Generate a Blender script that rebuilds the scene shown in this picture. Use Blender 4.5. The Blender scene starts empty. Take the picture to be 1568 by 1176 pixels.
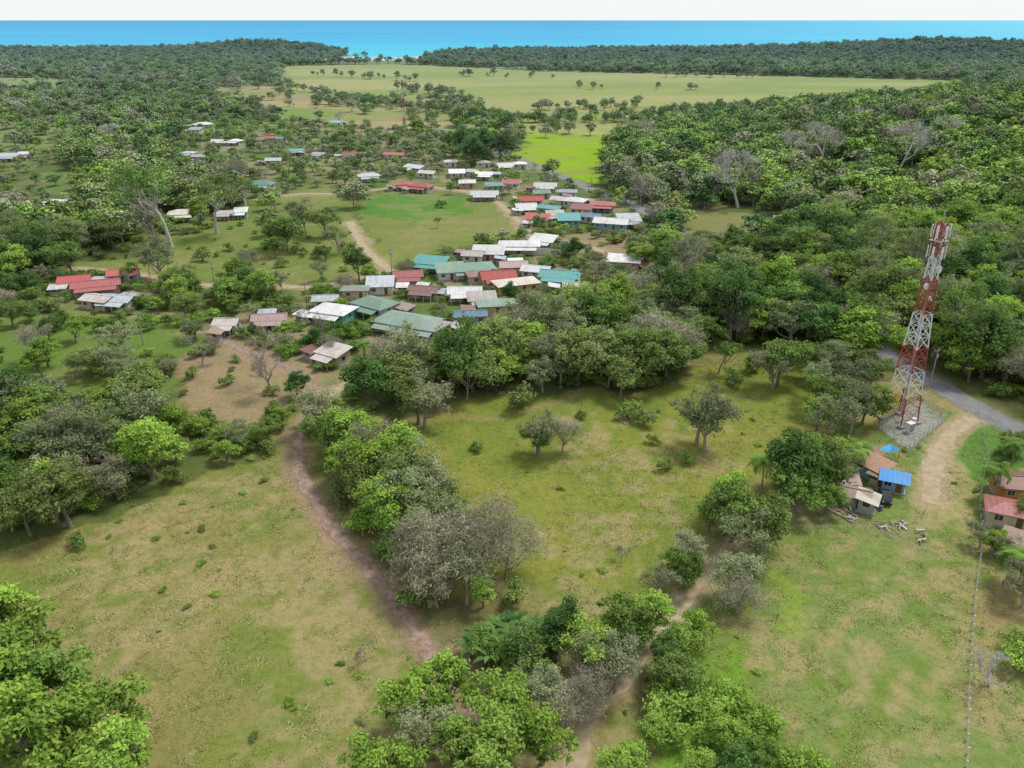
import bpy, math, random
import numpy as np
from mathutils import Vector, Matrix
random.seed(7)
RG=np.random.default_rng(7)
scene=bpy.context.scene
# ------------------------------------------------------------------ camera
H=75.0; PITCH=math.radians(24.2); FN=1241.0
cd=bpy.data.cameras.new("camera"); cam=bpy.data.objects.new("camera",cd)
scene.collection.objects.link(cam); cam.location=(0,0,H)
cam.rotation_euler=(math.radians(90)-PITCH,0,0)
cd.sensor_width=36; cd.lens=36*FN/1568; cd.clip_start=1; cd.clip_end=200000
scene.camera=cam
sp,cp=math.sin(PITCH),math.cos(PITCH)
def survey(u,v,z=0.0):
    """ground coordinates (metres) of a feature measured on the aerial photo"""
    dx=(u-784)/FN; dy=(588-v)/FN
    t=(H-z)/-( -sp+dy*cp)
    return (dx*t,(cp+dy*sp)*t)
def SV(L): return [survey(*p) for p in L]
# ------------------------------------------------------------------ world / sun
w=bpy.data.worlds.new("World"); scene.world=w; w.use_nodes=True
nt=w.node_tree; nt.nodes.clear()
sky=nt.nodes.new("ShaderNodeTexSky"); sky.sky_type='NISHITA'; sky.sun_disc=False
EL=math.radians(60); AZ=math.radians(60)
sky.sun_elevation=EL; sky.sun_rotation=AZ; sky.air_density=1.0; sky.dust_density=.6; sky.altitude=50
bg=nt.nodes.new("ShaderNodeBackground"); bg.inputs[1].default_value=0.13
wo=nt.nodes.new("ShaderNodeOutputWorld")
tc=nt.nodes.new("ShaderNodeTexCoord"); sx=nt.nodes.new("ShaderNodeSeparateXYZ"); nt.links.new(tc.outputs['Generated'],sx.inputs[0])
mr=nt.nodes.new("ShaderNodeMapRange"); nt.links.new(sx.outputs[2],mr.inputs[0]); mr.inputs[1].default_value=0; mr.inputs[2].default_value=.55; mr.inputs[3].default_value=.95; mr.inputs[4].default_value=.7
mx=nt.nodes.new("ShaderNodeMix"); mx.data_type='RGBA'; nt.links.new(mr.outputs[0],mx.inputs[0]); nt.links.new(sky.outputs[0],mx.inputs[6]); mx.inputs[7].default_value=(7.1,7.35,7.5,1)
nt.links.new(mx.outputs[2],bg.inputs[0]); nt.links.new(bg.outputs[0],wo.inputs[0])
sd=bpy.data.lights.new("sun",'SUN'); sd.energy=2.9; sd.angle=math.radians(14); sd.color=(1,.95,.87)
so=bpy.data.objects.new("sun",sd); scene.collection.objects.link(so)
S=Vector((math.sin(AZ)*math.cos(EL),math.cos(AZ)*math.cos(EL),math.sin(EL)))
so.rotation_euler=S.to_track_quat('Z','Y').to_euler(); so.location=(60,60,200)
scene.view_settings.view_transform='Standard'; scene.view_settings.look='None'; scene.view_settings.exposure=0
# ------------------------------------------------------------------ helpers
def lin(r,g,b,k=1.0):
    f=lambda c:(c/255/12.92 if c/255<=.04045 else ((c/255+.055)/1.055)**2.4)
    return (f(r)*k,f(g)*k,f(b)*k,1)
def sstep(t):
    t=np.clip(t,0,1); return t*t*(3-2*t)
def vnoise(x,y,s,seed=0):
    x=np.asarray(x,float)/s; y=np.asarray(y,float)/s
    xi=np.floor(x); yi=np.floor(y); fx=x-xi; fy=y-yi
    fx=fx*fx*(3-2*fx); fy=fy*fy*(3-2*fy)
    def h(a,b):
        q=np.sin(a*127.1+b*311.7+seed*74.7)*43758.5453
        return q-np.floor(q)
    return (h(xi,yi)*(1-fx)+h(xi+1,yi)*fx)*(1-fy)+(h(xi,yi+1)*(1-fx)+h(xi+1,yi+1)*fx)*fy
def hz(x,y):
    x=np.asarray(x,float); y=np.asarray(y,float)
    xr=np.maximum(135-.23*y,42)
    hill=30*sstep((x-xr-45)/215)*sstep((y-60)/160)*(1-sstep((y-430)/400))
    hill=hill*(.9+.25*vnoise(x,y,90,3))
    r=np.where(y>700,2.5*sstep((y-800)/600),0)
    r=r+24*np.exp(-((x-960)/260)**2-((y-1880)/170)**2)+9*np.exp(-((x-560)/330)**2-((y-1900)/150)**2)
    r=r+18*np.exp(-((x+600)/170)**2-((y-2080)/130)**2)+4*np.exp(-((x+1250)/500)**2-((y-2000)/300)**2)
    coast=2160-330*np.exp(-((x+275)/120)**2)-60*sstep((x-200)/900)+35*np.sin(x/160)
    r=r+ -9*sstep((y-coast)/60)*1.0
    far=sstep((y-coast-20)/80)
    r=r*(1-far)-6*far
    return hill+r
def surveyt(u,v):
    z=0.
    for _ in range(12):
        x,y=survey(u,v,z); z=.5*z+.5*float(hz(x,y))
    return x,y
def pip(x,y,poly):
    ins=np.zeros(x.shape,bool); n=len(poly)
    for i in range(n):
        x1,y1=poly[i]; x2,y2=poly[(i+1)%n]
        if y1==y2: continue
        c=((y1>y)!=(y2>y))&(x<(x2-x1)*(y-y1)/(y2-y1)+x1)
        ins^=c
    return ins
def resample(P,n=8):
    P=[np.array(p,float) for p in P]; P=[2*P[0]-P[1]]+P+[2*P[-1]-P[-2]]; out=[]
    for i in range(1,len(P)-2):
        for k in range(n):
            t=k/n; a,b,c,d=P[i-1:i+3]
            out.append(.5*((2*b)+(c-a)*t+(2*a-5*b+4*c-d)*t*t+(-a+3*b-3*c+d)*t**3))
    out.append(P[-2]); return np.array(out)
def dline(x,y,P):
    d=np.full(x.shape,1e9)
    for i in range(len(P)-1):
        ax,ay=P[i]; bx,by=P[i+1]; vx,vy=bx-ax,by-ay; L=vx*vx+vy*vy+1e-9
        t=np.clip(((x-ax)*vx+(y-ay)*vy)/L,0,1)
        d=np.minimum(d,np.hypot(x-ax-t*vx,y-ay-t*vy))
    return d
# ------------------------------------------------------------------ materials
def mk(name):
    m=bpy.data.materials.new(name); m.use_nodes=True; m.node_tree.nodes.clear()
    return m,m.node_tree
def N(nt,t,**kw):
    n=nt.nodes.new(t)
    for k,v in kw.items(): setattr(n,k,v)
    return n
def mixc(nt,f,a,b,blend='MIX'):
    n=N(nt,"ShaderNodeMix",data_type='RGBA',blend_type=blend)
    for s,v in ((n.inputs[0],f),(n.inputs[6],a),(n.inputs[7],b)):
        if hasattr(v,'is_output'): nt.links.new(v,s)
        else: s.default_value=v
    return n.outputs[2]
def mathn(nt,op,a,b=0.0,c=None):
    n=N(nt,"ShaderNodeMath",operation=op)
    for i,v in enumerate((a,b) if c is None else (a,b,c)):
        if hasattr(v,'is_output'): nt.links.new(v,n.inputs[i])
        else: n.inputs[i].default_value=v
    return n.outputs[0]
def ramp(nt,f,a,b,lo=0.,hi=1.):
    n=N(nt,"ShaderNodeMapRange"); nt.links.new(f,n.inputs[0])
    n.inputs[1].default_value=a;n.inputs[2].default_value=b;n.inputs[3].default_value=lo;n.inputs[4].default_value=hi
    return n.outputs[0]
def noise(nt,scale,det=3,vec=None,rough=.55):
    n=N(nt,"ShaderNodeTexNoise"); n.inputs['Scale'].default_value=scale; n.inputs['Detail'].default_value=det; n.inputs['Roughness'].default_value=rough
    if vec is None:
        g=N(nt,"ShaderNodeNewGeometry"); vec=g.outputs['Position']
    nt.links.new(vec,n.inputs['Vector']); return n.outputs[0]
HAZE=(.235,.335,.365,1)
def haze(nt,c,amt=.45):  # aerial haze painted into the surface colour, growing with world Y
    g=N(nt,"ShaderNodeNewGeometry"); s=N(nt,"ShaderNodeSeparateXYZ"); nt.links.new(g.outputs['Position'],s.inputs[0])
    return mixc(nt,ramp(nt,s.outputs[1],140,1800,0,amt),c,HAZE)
def leafmat(name,ca,cb,cc,trans=.25,hz_amt=.64,gain=1.22):
    m,nt=mk(name)
    at=N(nt,"ShaderNodeAttribute",attribute_name='tint'); oi=N(nt,"ShaderNodeObjectInfo")
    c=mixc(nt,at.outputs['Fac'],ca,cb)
    f=ramp(nt,oi.outputs['Random'],.3,1,0,.75)
    c=mixc(nt,f,c,cc)
    r2=mathn(nt,'FRACT',mathn(nt,'MULTIPLY',oi.outputs['Random'],17.3))
    v=ramp(nt,r2,0,1,.75*gain,1.25*gain)
    hs=N(nt,"ShaderNodeHueSaturation"); nt.links.new(c,hs.inputs['Color']); nt.links.new(v,hs.inputs['Value'])
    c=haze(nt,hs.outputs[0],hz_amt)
    d=N(nt,"ShaderNodeBsdfDiffuse"); nt.links.new(c,d.inputs[0]); o=N(nt,"ShaderNodeOutputMaterial")
    if trans>0:
        t=N(nt,"ShaderNodeBsdfTranslucent"); x=N(nt,"ShaderNodeMixShader"); x.inputs[0].default_value=trans
        nt.links.new(c,t.inputs[0]); nt.links.new(d.outputs[0],x.inputs[1]); nt.links.new(t.outputs[0],x.inputs[2]); nt.links.new(x.outputs[0],o.inputs[0])
    else: nt.links.new(d.outputs[0],o.inputs[0])
    return m
def simple(name,col,rough=.7,var=.25,scale=.6,metal=0,dark=None,spec=.3,bump=0,bscale=3):
    m,nt=mk(name); b=N(nt,"ShaderNodeBsdfPrincipled"); o=N(nt,"ShaderNodeOutputMaterial")
    n=noise(nt,scale,4)
    d=dark or tuple(c*.55 for c in col[:3])+(1,)
    c=mixc(nt,ramp(nt,n,.35,.75,0,min(1,var*2.2)),col,d)
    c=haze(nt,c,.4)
    nt.links.new(c,b.inputs['Base Color']); b.inputs['Roughness'].default_value=rough; b.inputs['Metallic'].default_value=metal
    b.inputs['Specular IOR Level'].default_value=spec
    if bump:
        bp=N(nt,"ShaderNodeBump"); bp.inputs['Strength'].default_value=bump; nt.links.new(noise(nt,bscale,3),bp.inputs['Height']); nt.links.new(bp.outputs[0],b.inputs['Normal'])
    nt.links.new(b.outputs[0],o.inputs[0]); return m
def roofmat(name,col,rust=(.25,.15,.10,1),ramt=.5):
    m,nt=mk(name); b=N(nt,"ShaderNodeBsdfPrincipled"); o=N(nt,"ShaderNodeOutputMaterial")
    tc=N(nt,"ShaderNodeTexCoord"); oi=N(nt,"ShaderNodeObjectInfo")
    wv=N(nt,"ShaderNodeTexWave"); wv.inputs['Scale'].default_value=.4; wv.inputs['Distortion'].default_value=0; nt.links.new(tc.outputs['Object'],wv.inputs[0])
    r1=mathn(nt,'FRACT',mathn(nt,'MULTIPLY',oi.outputs['Random'],7.7))
    c=mixc(nt,ramp(nt,r1,0,1,0,.4),col,(.42,.41,.40,1))
    c=mixc(nt,mathn(nt,'MULTIPLY',wv.outputs['Fac'],.28),c,tuple(k*.45 for k in col[:3])+(1,))
    mp=N(nt,"ShaderNodeMapping"); mp.inputs['Scale'].default_value=(1.,.28,1.); nt.links.new(tc.outputs['Object'],mp.inputs[0])
    ad=N(nt,"ShaderNodeVectorMath",operation='ADD'); nt.links.new(mp.outputs[0],ad.inputs[0])
    cx=N(nt,"ShaderNodeCombineXYZ"); nt.links.new(mathn(nt,'MULTIPLY',oi.outputs['Random'],90.),cx.inputs[0]); nt.links.new(cx.outputs[0],ad.inputs[1])
    n=noise(nt,.55,6,ad.outputs[0],rough=.7)
    c=mixc(nt,ramp(nt,n,.47,.66,0,ramt),c,rust)
    n2=noise(nt,1.7,3,ad.outputs[0]); c=mixc(nt,ramp(nt,n2,.3,.75,0,.5),c,tuple(k*.55 for k in col[:3])+(1,))
    hs=N(nt,"ShaderNodeHueSaturation"); nt.links.new(c,hs.inputs['Color']); nt.links.new(ramp(nt,oi.outputs['Random'],0,1,.85,1.25),hs.inputs['Value'])
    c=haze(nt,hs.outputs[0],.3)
    nt.links.new(c,b.inputs['Base Color']); b.inputs['Roughness'].default_value=.5; b.inputs['Specular IOR Level'].default_value=.3
    nt.links.new(b.outputs[0],o.inputs[0]); return m

M_bark=simple("bark",(.22,.185,.15,1),.9,.4,2)
M_pale=simple("pale_bark",(.52,.49,.45,1),.9,.3,2)
M_greyb=simple("grey_bark",(.34,.30,.26,1),.9,.3,2)
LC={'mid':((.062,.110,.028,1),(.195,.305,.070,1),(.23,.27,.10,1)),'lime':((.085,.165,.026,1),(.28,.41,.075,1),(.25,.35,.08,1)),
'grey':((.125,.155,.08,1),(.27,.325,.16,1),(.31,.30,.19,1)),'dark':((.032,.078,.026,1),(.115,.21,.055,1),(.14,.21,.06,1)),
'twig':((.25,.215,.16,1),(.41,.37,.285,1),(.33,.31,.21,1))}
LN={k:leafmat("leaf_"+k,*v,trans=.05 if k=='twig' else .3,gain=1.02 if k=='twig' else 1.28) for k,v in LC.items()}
LF={k:leafmat("far_leaf_"+k,*v,trans=0,gain=1.08 if k=='twig' else 1.32) for k,v in LC.items()}
L_mid,L_lime,L_grey,L_dark,L_twig=[LN[k] for k in('mid','lime','grey','dark','twig')]
L_palm=leafmat("leaf_palm",(.07,.15,.03,1),(.22,.34,.07,1),(.17,.28,.07,1))
L_grass=leafmat("grass_blades",(.22,.24,.085,1),(.32,.34,.12,1),(.37,.35,.18,1),0,gain=1.15)
# ------------------------------------------------------------------ quad mesh assembly
def quadmesh(name,V,Q,mi,tint,mats):
    me=bpy.data.meshes.new(name); n=len(Q)
    me.vertices.add(len(V)); me.vertices.foreach_set('co',np.ascontiguousarray(V,dtype=np.float32).ravel())
    me.loops.add(n*4); me.loops.foreach_set('vertex_index',np.ascontiguousarray(Q,dtype=np.int32).ravel())
    me.polygons.add(n); me.polygons.foreach_set('loop_start',np.arange(0,n*4,4,dtype=np.int32)); me.polygons.foreach_set('loop_total',np.full(n,4,dtype=np.int32))
    me.polygons.foreach_set('material_index',np.asarray(mi,dtype=np.int32))
    me.update(calc_edges=True)
    a=me.attributes.new('tint','FLOAT','POINT'); a.data.foreach_set('value',np.asarray(tint,dtype=np.float32))
    for m in mats: me.materials.append(m)
    return me
class TB:
    def __init__(s): s.V=[];s.Q=[];s.M=[];s.T=[];s.n=0
    def add(s,V,Q,m,t):
        V=np.asarray(V); s.V.append(V); s.Q.append(np.asarray(Q)+s.n); s.M.append(np.full(len(Q),m)); s.T.append(np.broadcast_to(t,(len(V),)).astype(float)); s.n+=len(V)
    def tube(s,P,R,m=0,sides=5):
        P=np.asarray(P,float); k=len(P); V=[]
        for i in range(k):
            d=P[min(i+1,k-1)]-P[max(i-1,0)]; d=d/(np.linalg.norm(d)+1e-9)
            a=np.cross(d,[0,0,1.]) if abs(d[2])<.9 else np.cross(d,[1.,0,0]); a/=np.linalg.norm(a); b=np.cross(d,a)
            for j in range(sides):
                an=2*math.pi*j/sides; V.append(P[i]+R[i]*(math.cos(an)*a+math.sin(an)*b))
        Q=[(i*sides+j,i*sides+(j+1)%sides,(i+1)*sides+(j+1)%sides,(i+1)*sides+j) for i in range(k-1) for j in range(sides)]
        s.add(V,Q,m,.5)
    def leaves(s,r,C,Nn,size,wr,m,t):
        n=len(C); Nn=Nn/(np.linalg.norm(Nn,axis=1,keepdims=True)+1e-9)
        a=np.cross(Nn,r.normal(size=(n,3))); a/=np.linalg.norm(a,axis=1,keepdims=True)+1e-9
        b=np.cross(Nn,a); size=size[:,None]
        V=np.stack([C+a*size,C+b*size*wr,C-a*size,C-b*size*wr],1).reshape(-1,3)
        s.add(V,np.arange(n*4).reshape(-1,4),m,np.repeat(t,4))
    def mesh(s,name,mats):
        return quadmesh(name,np.concatenate(s.V),np.concatenate(s.Q),np.concatenate(s.M),np.clip(np.concatenate(s.T),0,1),mats)
def make_tree(name,seed,HT,R,trunk,nc,cr,nl,ls,wr,mats,tr=.28,jit=.9,zmin=-.55,shell=.35,sides=5,limbs=6,flat=.65,mixgreen=0,tv=1.):
    r=np.random.default_rng(seed); b=TB()
    ln=r.normal(size=2)*.07*HT
    tz=trunk+(HT-trunk)*.45
    ts=np.linspace(0,1,6); P=[(ln[0]*t*t+r.normal()*.08*(t>0),ln[1]*t*t+r.normal()*.08*(t>0),tz*t) for t in ts]
    b.tube(P,[tr*(1.35-.9*t) if t>0 else tr*1.7 for t in ts],0,sides+1)
    cz=(trunk+HT)/2; az=(HT-trunk)/2; ph=r.uniform(0,6.28,3)
    C=[]
    while len(C)<nc:
        d=r.normal(size=3); d/=np.linalg.norm(d)
        if d[2]<zmin: continue
        th=math.atan2(d[1],d[0]); k=1+.3*math.sin(2*th+ph[0])+.24*math.sin(3*th+ph[1])
        q=r.uniform(shell,1.15)**.6*.88
        C.append((ln[0]+d[0]*R*q*k,ln[1]+d[1]*R*q*k,cz+d[2]*az*q*(1+.25*math.sin(th*2+ph[2]))))
    C=np.array(C)
    E=[]
    for i in range(limbs):
        an=ph[2]+i*2.4; zz=r.uniform(.1,.8); e=np.array([ln[0]+math.cos(an)*R*.5,ln[1]+math.sin(an)*R*.5,trunk+(HT-trunk)*(.2+.45*zz)])
        st=np.array([ln[0]*.5,ln[1]*.5,trunk*(.75+.25*zz)+ (tz-trunk)*zz*.5])
        md=(st+e)/2+np.array([0,0,-.05*HT*(1-zz)])+r.normal(size=3)*.15
        b.tube([st,md,e],[tr*.6,tr*.42,tr*.25],0,sides); E.append(e)
    E=np.array(E)
    for c in C:
        e=E[np.argmin(np.linalg.norm(E-c,axis=1))]
        b.tube([e,(e+c)/2+r.normal(size=3)*.2,c],[tr*.24,tr*.14,tr*.05],0,4 if sides>3 else 3)
    crs=cr*r.uniform(.4,1.45,nc); wt=crs**2; cnt=(nl*wt/wt.sum()).astype(int)
    for c,q,n in zip(C,crs,cnt):
        d=r.normal(size=(n,3)); d/=np.linalg.norm(d,axis=1,keepdims=True)
        d[:,2]=np.where((d[:,2]<-.3)&(r.random(n)<.6),-d[:,2],d[:,2])
        rad=q*r.random(n)**.6*(1+.4*np.sin(d[:,0]*6+c[0])*np.cos(d[:,1]*6+c[1]))*1.2
        Pn=c+d*rad[:,None]*np.array([1,1,flat])
        nn=d*.45+np.array([0,0,.5])+r.normal(size=(n,3))*jit*.6
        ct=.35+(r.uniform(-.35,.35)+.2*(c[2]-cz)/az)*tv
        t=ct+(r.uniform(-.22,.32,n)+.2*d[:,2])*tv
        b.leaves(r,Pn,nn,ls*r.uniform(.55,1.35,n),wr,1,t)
    if mixgreen:
        n=mixgreen; i=r.integers(0,nc,n); Pn=C[i]+r.normal(size=(n,3))*cr*.55
        b.leaves(r,Pn,r.normal(size=(n,3))+[0,0,.8],.2*r.uniform(.6,1.3,n),.5,2,r.uniform(.2,1,n))
    return b.mesh(name,mats)
def make_bare(name,seed,HT,tr,mats,levels=5,spread=.55,twig=True,first=.3):
    r=np.random.default_rng(seed); b=TB(); tips=[]
    def br(p,d,L,rad,lv):
        n=3; P=[p]; q=p.copy(); dd=d.copy()
        for i in range(n):
            dd=dd+r.normal(size=3)*.13+np.array([0,0,.05]); dd/=np.linalg.norm(dd); q=q+dd*L/n; P.append(q.copy())
        b.tube(P,[rad,rad*.88,rad*.76,rad*.66],0,6 if lv<2 else 4)
        if lv>=levels: tips.append((q,dd)); return
        k=3 if lv<3 else r.integers(2,4)
        for j in range(k):
            an=r.uniform(0,6.28) if lv else j*2.1+r.uniform(-.4,.4)
            a=np.cross(dd,r.normal(size=3)) ; a/=np.linalg.norm(a)
            if lv==0: a=np.array([math.cos(an),math.sin(an),0])
            nd=dd+a*spread*r.uniform(.7,1.5); nd[2]=max(nd[2],-.05)*.95+.05; nd/=np.linalg.norm(nd)
            br(q if r.random()<.7 else P[2],nd,L*r.uniform(.62,.85),rad*.62,lv+1)
    br(np.zeros(3),np.array([.05,.03,1.]),HT*first,tr,0)
    if twig:
        Cs=np.array([t[0] for t in tips]); D=np.array([t[1] for t in tips])
        Cs=np.repeat(Cs,5,0)+r.normal(size=(len(Cs)*5,3))*HT*.022; D=np.repeat(D,5,0)+r.normal(size=(len(D)*5,3))*.6
        D/=np.linalg.norm(D,axis=1,keepdims=True); W=np.cross(D,r.normal(size=D.shape)); W/=np.linalg.norm(W,axis=1,keepdims=True)
        L=HT*.05
        V=np.stack([Cs-D*L,Cs+W*.045,Cs+D*L,Cs-W*.045],1).reshape(-1,3); b.add(V,np.arange(len(V)).reshape(-1,4),1,.6)
    return b.mesh(name,mats)
def make_palm(name,seed,HT,mats):
    r=np.random.default_rng(seed); b=TB(); ts=np.linspace(0,1,7); lx,ly=r.normal(size=2)*.8
    P=[(lx*t*t,ly*t*t,HT*t) for t in ts]; b.tube(P,[.2-.08*t for t in ts],0,7); top=np.array(P[-1])
    for i in range(22):
        an=i*2.4+r.normal()*.15; el=r.uniform(-.3,1.1); L=r.uniform(3.2,4.3); d=np.array([math.cos(an),math.sin(an),0])
        pts=[];q=top.copy();e=el
        for k in range(8):
            pts.append(q.copy()); q=q+(d*math.cos(e)+np.array([0,0,math.sin(e)]))*L/7; e-=.25
        b.tube(pts,[.05]*8,1,3); side=np.array([-d[1],d[0],0]); tt=r.uniform(.3,.8)
        for k in range(1,8):
            for f in (0,.33,.66):
                c=pts[k]*(1-f)+pts[k-1]*f
                for s_ in (-1,1):
                    ll=1.05*math.sin(math.pi*min(.95,(k-f+1.2)/9)); o=c+side*s_*ll+np.array([0,0,-.35*ll])+d*.25
                    wv=d*.1
                    b.add([c-wv,c+wv,o+wv*.3,o-wv*.3],[(0,1,2,3)],1,tt)
    return b.mesh(name,mats)
def make_banana(name,seed,mats):
    r=np.random.default_rng(seed); b=TB()
    for s_ in range(7):
        o=np.array([r.normal()*1.2,r.normal()*1.2,0]); h=r.uniform(1.4,2.6); b.tube([o,o+[0,0,h]],[.16,.1],0,6)
        for i in range(10):
            an=i*2.4+r.normal()*.2; d=np.array([math.cos(an),math.sin(an),0]); side=np.array([-d[1],d[0],0]); q=o+[0,0,h]; e=r.uniform(.5,1.3); t=r.uniform(.1,.9)
            V=[]
            for k in range(6):
                wd=[.05,.22,.27,.25,.18,.03][k]; V+= [q-side*wd+[0,0,.08],q+side*wd+[0,0,.08]]; q=q+(d*math.cos(e)+np.array([0,0,math.sin(e)]))*.4; e-=.35
            b.add(V,[(2*k,2*k+1,2*k+3,2*k+2) for k in range(5)],1,t)
    return b.mesh(name,mats)
K={}
K['broad_a']=make_tree("broadleaf_a",1,11,5.2,2.2,46,1.25,6000,.28,.55,[M_bark,L_mid])
K['broad_b']=make_tree("broadleaf_b",2,12,4.6,2.8,40,1.2,5400,.27,.55,[M_bark,L_mid])
K['tall']=make_tree("tall_umbrella",3,17,6.6,7.5,44,1.35,4300,.24,.55,[M_pale,L_mid],tr=.36,zmin=-.4,limbs=9)
K['lime_a']=make_tree("lime_a",4,10,5,1.8,48,1.15,6000,.3,.5,[M_bark,L_lime])
K['lime_b']=make_tree("lime_b",5,11,4.4,2.4,40,1.1,5000,.29,.5,[M_bark,L_lime])
K['grey_a']=make_tree("greygreen_a",6,11,5,2.6,48,1.15,4300,.23,.5,[M_greyb,L_grey])
K['grey_b']=make_tree("greygreen_b",8,12,4.6,3.4,40,1.1,3400,.23,.5,[M_greyb,L_grey],limbs=8)
K['dark_a']=make_tree("dark_a",9,12,5.4,2.,52,1.35,6000,.31,.55,[M_bark,L_dark])
K['dark_b']=make_tree("dark_b",10,14,5.2,3.,46,1.3,5500,.31,.55,[M_bark,L_dark])
K['twig_a']=make_tree("twiggy_a",11,10,5.2,1.2,64,1.6,4200,.6,.05,[M_greyb,L_twig,L_grey],limbs=10,tr=.2,jit=1.8,mixgreen=1500)
K['twig_b']=make_tree("twiggy_b",12,11,4.8,2.0,54,1.5,3200,.6,.05,[M_greyb,L_twig,L_grey],limbs=10,tr=.2,jit=1.8,mixgreen=600)
K['sparse']=make_tree("sparse_tree",13,9,3.2,3,20,.85,1500,.24,.55,[M_greyb,L_mid],tr=.16)
K['bare_a']=make_bare("bare_a",21,15,.42,[M_pale,M_pale],levels=5,spread=.6)
K['bare_b']=make_bare("bare_b",22,13,.3,[M_greyb,L_twig],levels=5,spread=.6)
K['palm']=make_palm("palm",31,8,[M_greyb,L_palm])
K['bush']=make_tree("bush",14,2.6,1.9,.2,16,.75,900,.21,.55,[M_bark,L_mid],tr=.07)
K['bush_lime']=make_tree("bush_lime",15,2.4,2.0,.2,18,.7,1100,.2,.5,[M_bark,L_lime],tr=.07)
K['banana']=make_banana("banana",41,[M_bark,L_dark])
FK={}
for i,(nm,m,hh,rr) in enumerate([('far_green','mid',13,6),('far_dark','dark',14,6),('far_grey','grey',12,5.6),('far_lime','lime',12,6),('far_twig','twig',12,5.4),('far_green2','mid',15,5.6),('far_grey2','grey',14,5.2),('far_lime2','lime',14,6.5)]):
    tw=nm=='far_twig'
    FK[nm]=make_tree(nm,50+i,hh,rr,2.0,26,1.9,560 if tw else 1000,1.1 if tw else .60,.09 if tw else .65,[M_greyb,LF[m]],tr=.32,sides=3,limbs=4,tv=.7)
FK['palm']=K['palm']; FK['bare']=K['bare_a']
def coll_of(name,D,keys):
    c=bpy.data.collections.new(name)
    for i,k in enumerate(keys):
        o=bpy.data.objects.new("%s_kind_%02d"%(name,i),D[k]); c.objects.link(o)
    return c
NEAR=['broad_a','broad_b','tall','lime_a','lime_b','grey_a','grey_b','dark_a','dark_b','twig_a','twig_b','sparse','bare_a','palm','bush','bare_b']
C_near=coll_of("tree",K,NEAR)
FAR=['far_green','far_dark','far_grey','far_lime','far_twig','far_green2','far_grey2','far_lime2','palm','bare']
C_far=coll_of("distant_tree",FK,FAR)
def scatter(name,coll,P,rot,scl,idx):
    me=bpy.data.meshes.new(name); n=len(P); me.vertices.add(n); me.vertices.foreach_set('co',np.asarray(P,dtype=np.float32).ravel())
    for nm,dt,ar,key in (('rot','FLOAT_VECTOR',rot,'vector'),('scl','FLOAT_VECTOR',scl,'vector'),('idx','INT',idx,'value')):
        a=me.attributes.new(nm,dt,'POINT'); a.data.foreach_set(key,np.ascontiguousarray(ar,dtype=np.int32 if dt=='INT' else np.float32).ravel())
    ob=bpy.data.objects.new(name,me); scene.collection.objects.link(ob)
    g=bpy.data.node_groups.new(name+"_nodes",'GeometryNodeTree')
    g.interface.new_socket("Geometry",in_out='INPUT',socket_type='NodeSocketGeometry'); g.interface.new_socket("Geometry",in_out='OUTPUT',socket_type='NodeSocketGeometry')
    gi=g.nodes.new('NodeGroupInput'); go=g.nodes.new('NodeGroupOutput'); ip=g.nodes.new('GeometryNodeInstanceOnPoints'); ci=g.nodes.new('GeometryNodeCollectionInfo')
    ci.inputs['Collection'].default_value=coll; ci.inputs['Separate Children'].default_value=True; ci.inputs['Reset Children'].default_value=True
    ip.inputs['Pick Instance'].default_value=True
    def na(nm,dt):
        a=g.nodes.new('GeometryNodeInputNamedAttribute'); a.data_type=dt; a.inputs['Name'].default_value=nm; return a.outputs[0]
    g.links.new(gi.outputs[0],ip.inputs['Points']); g.links.new(ci.outputs[0],ip.inputs['Instance'])
    g.links.new(na('idx','INT'),ip.inputs['Instance Index']); g.links.new(na('rot','FLOAT_VECTOR'),ip.inputs['Rotation']); g.links.new(na('scl','FLOAT_VECTOR'),ip.inputs['Scale'])
    g.links.new(ip.outputs[0],go.inputs[0])
    md=ob.modifiers.new("instances",'NODES'); md.node_group=g
    return ob
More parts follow.
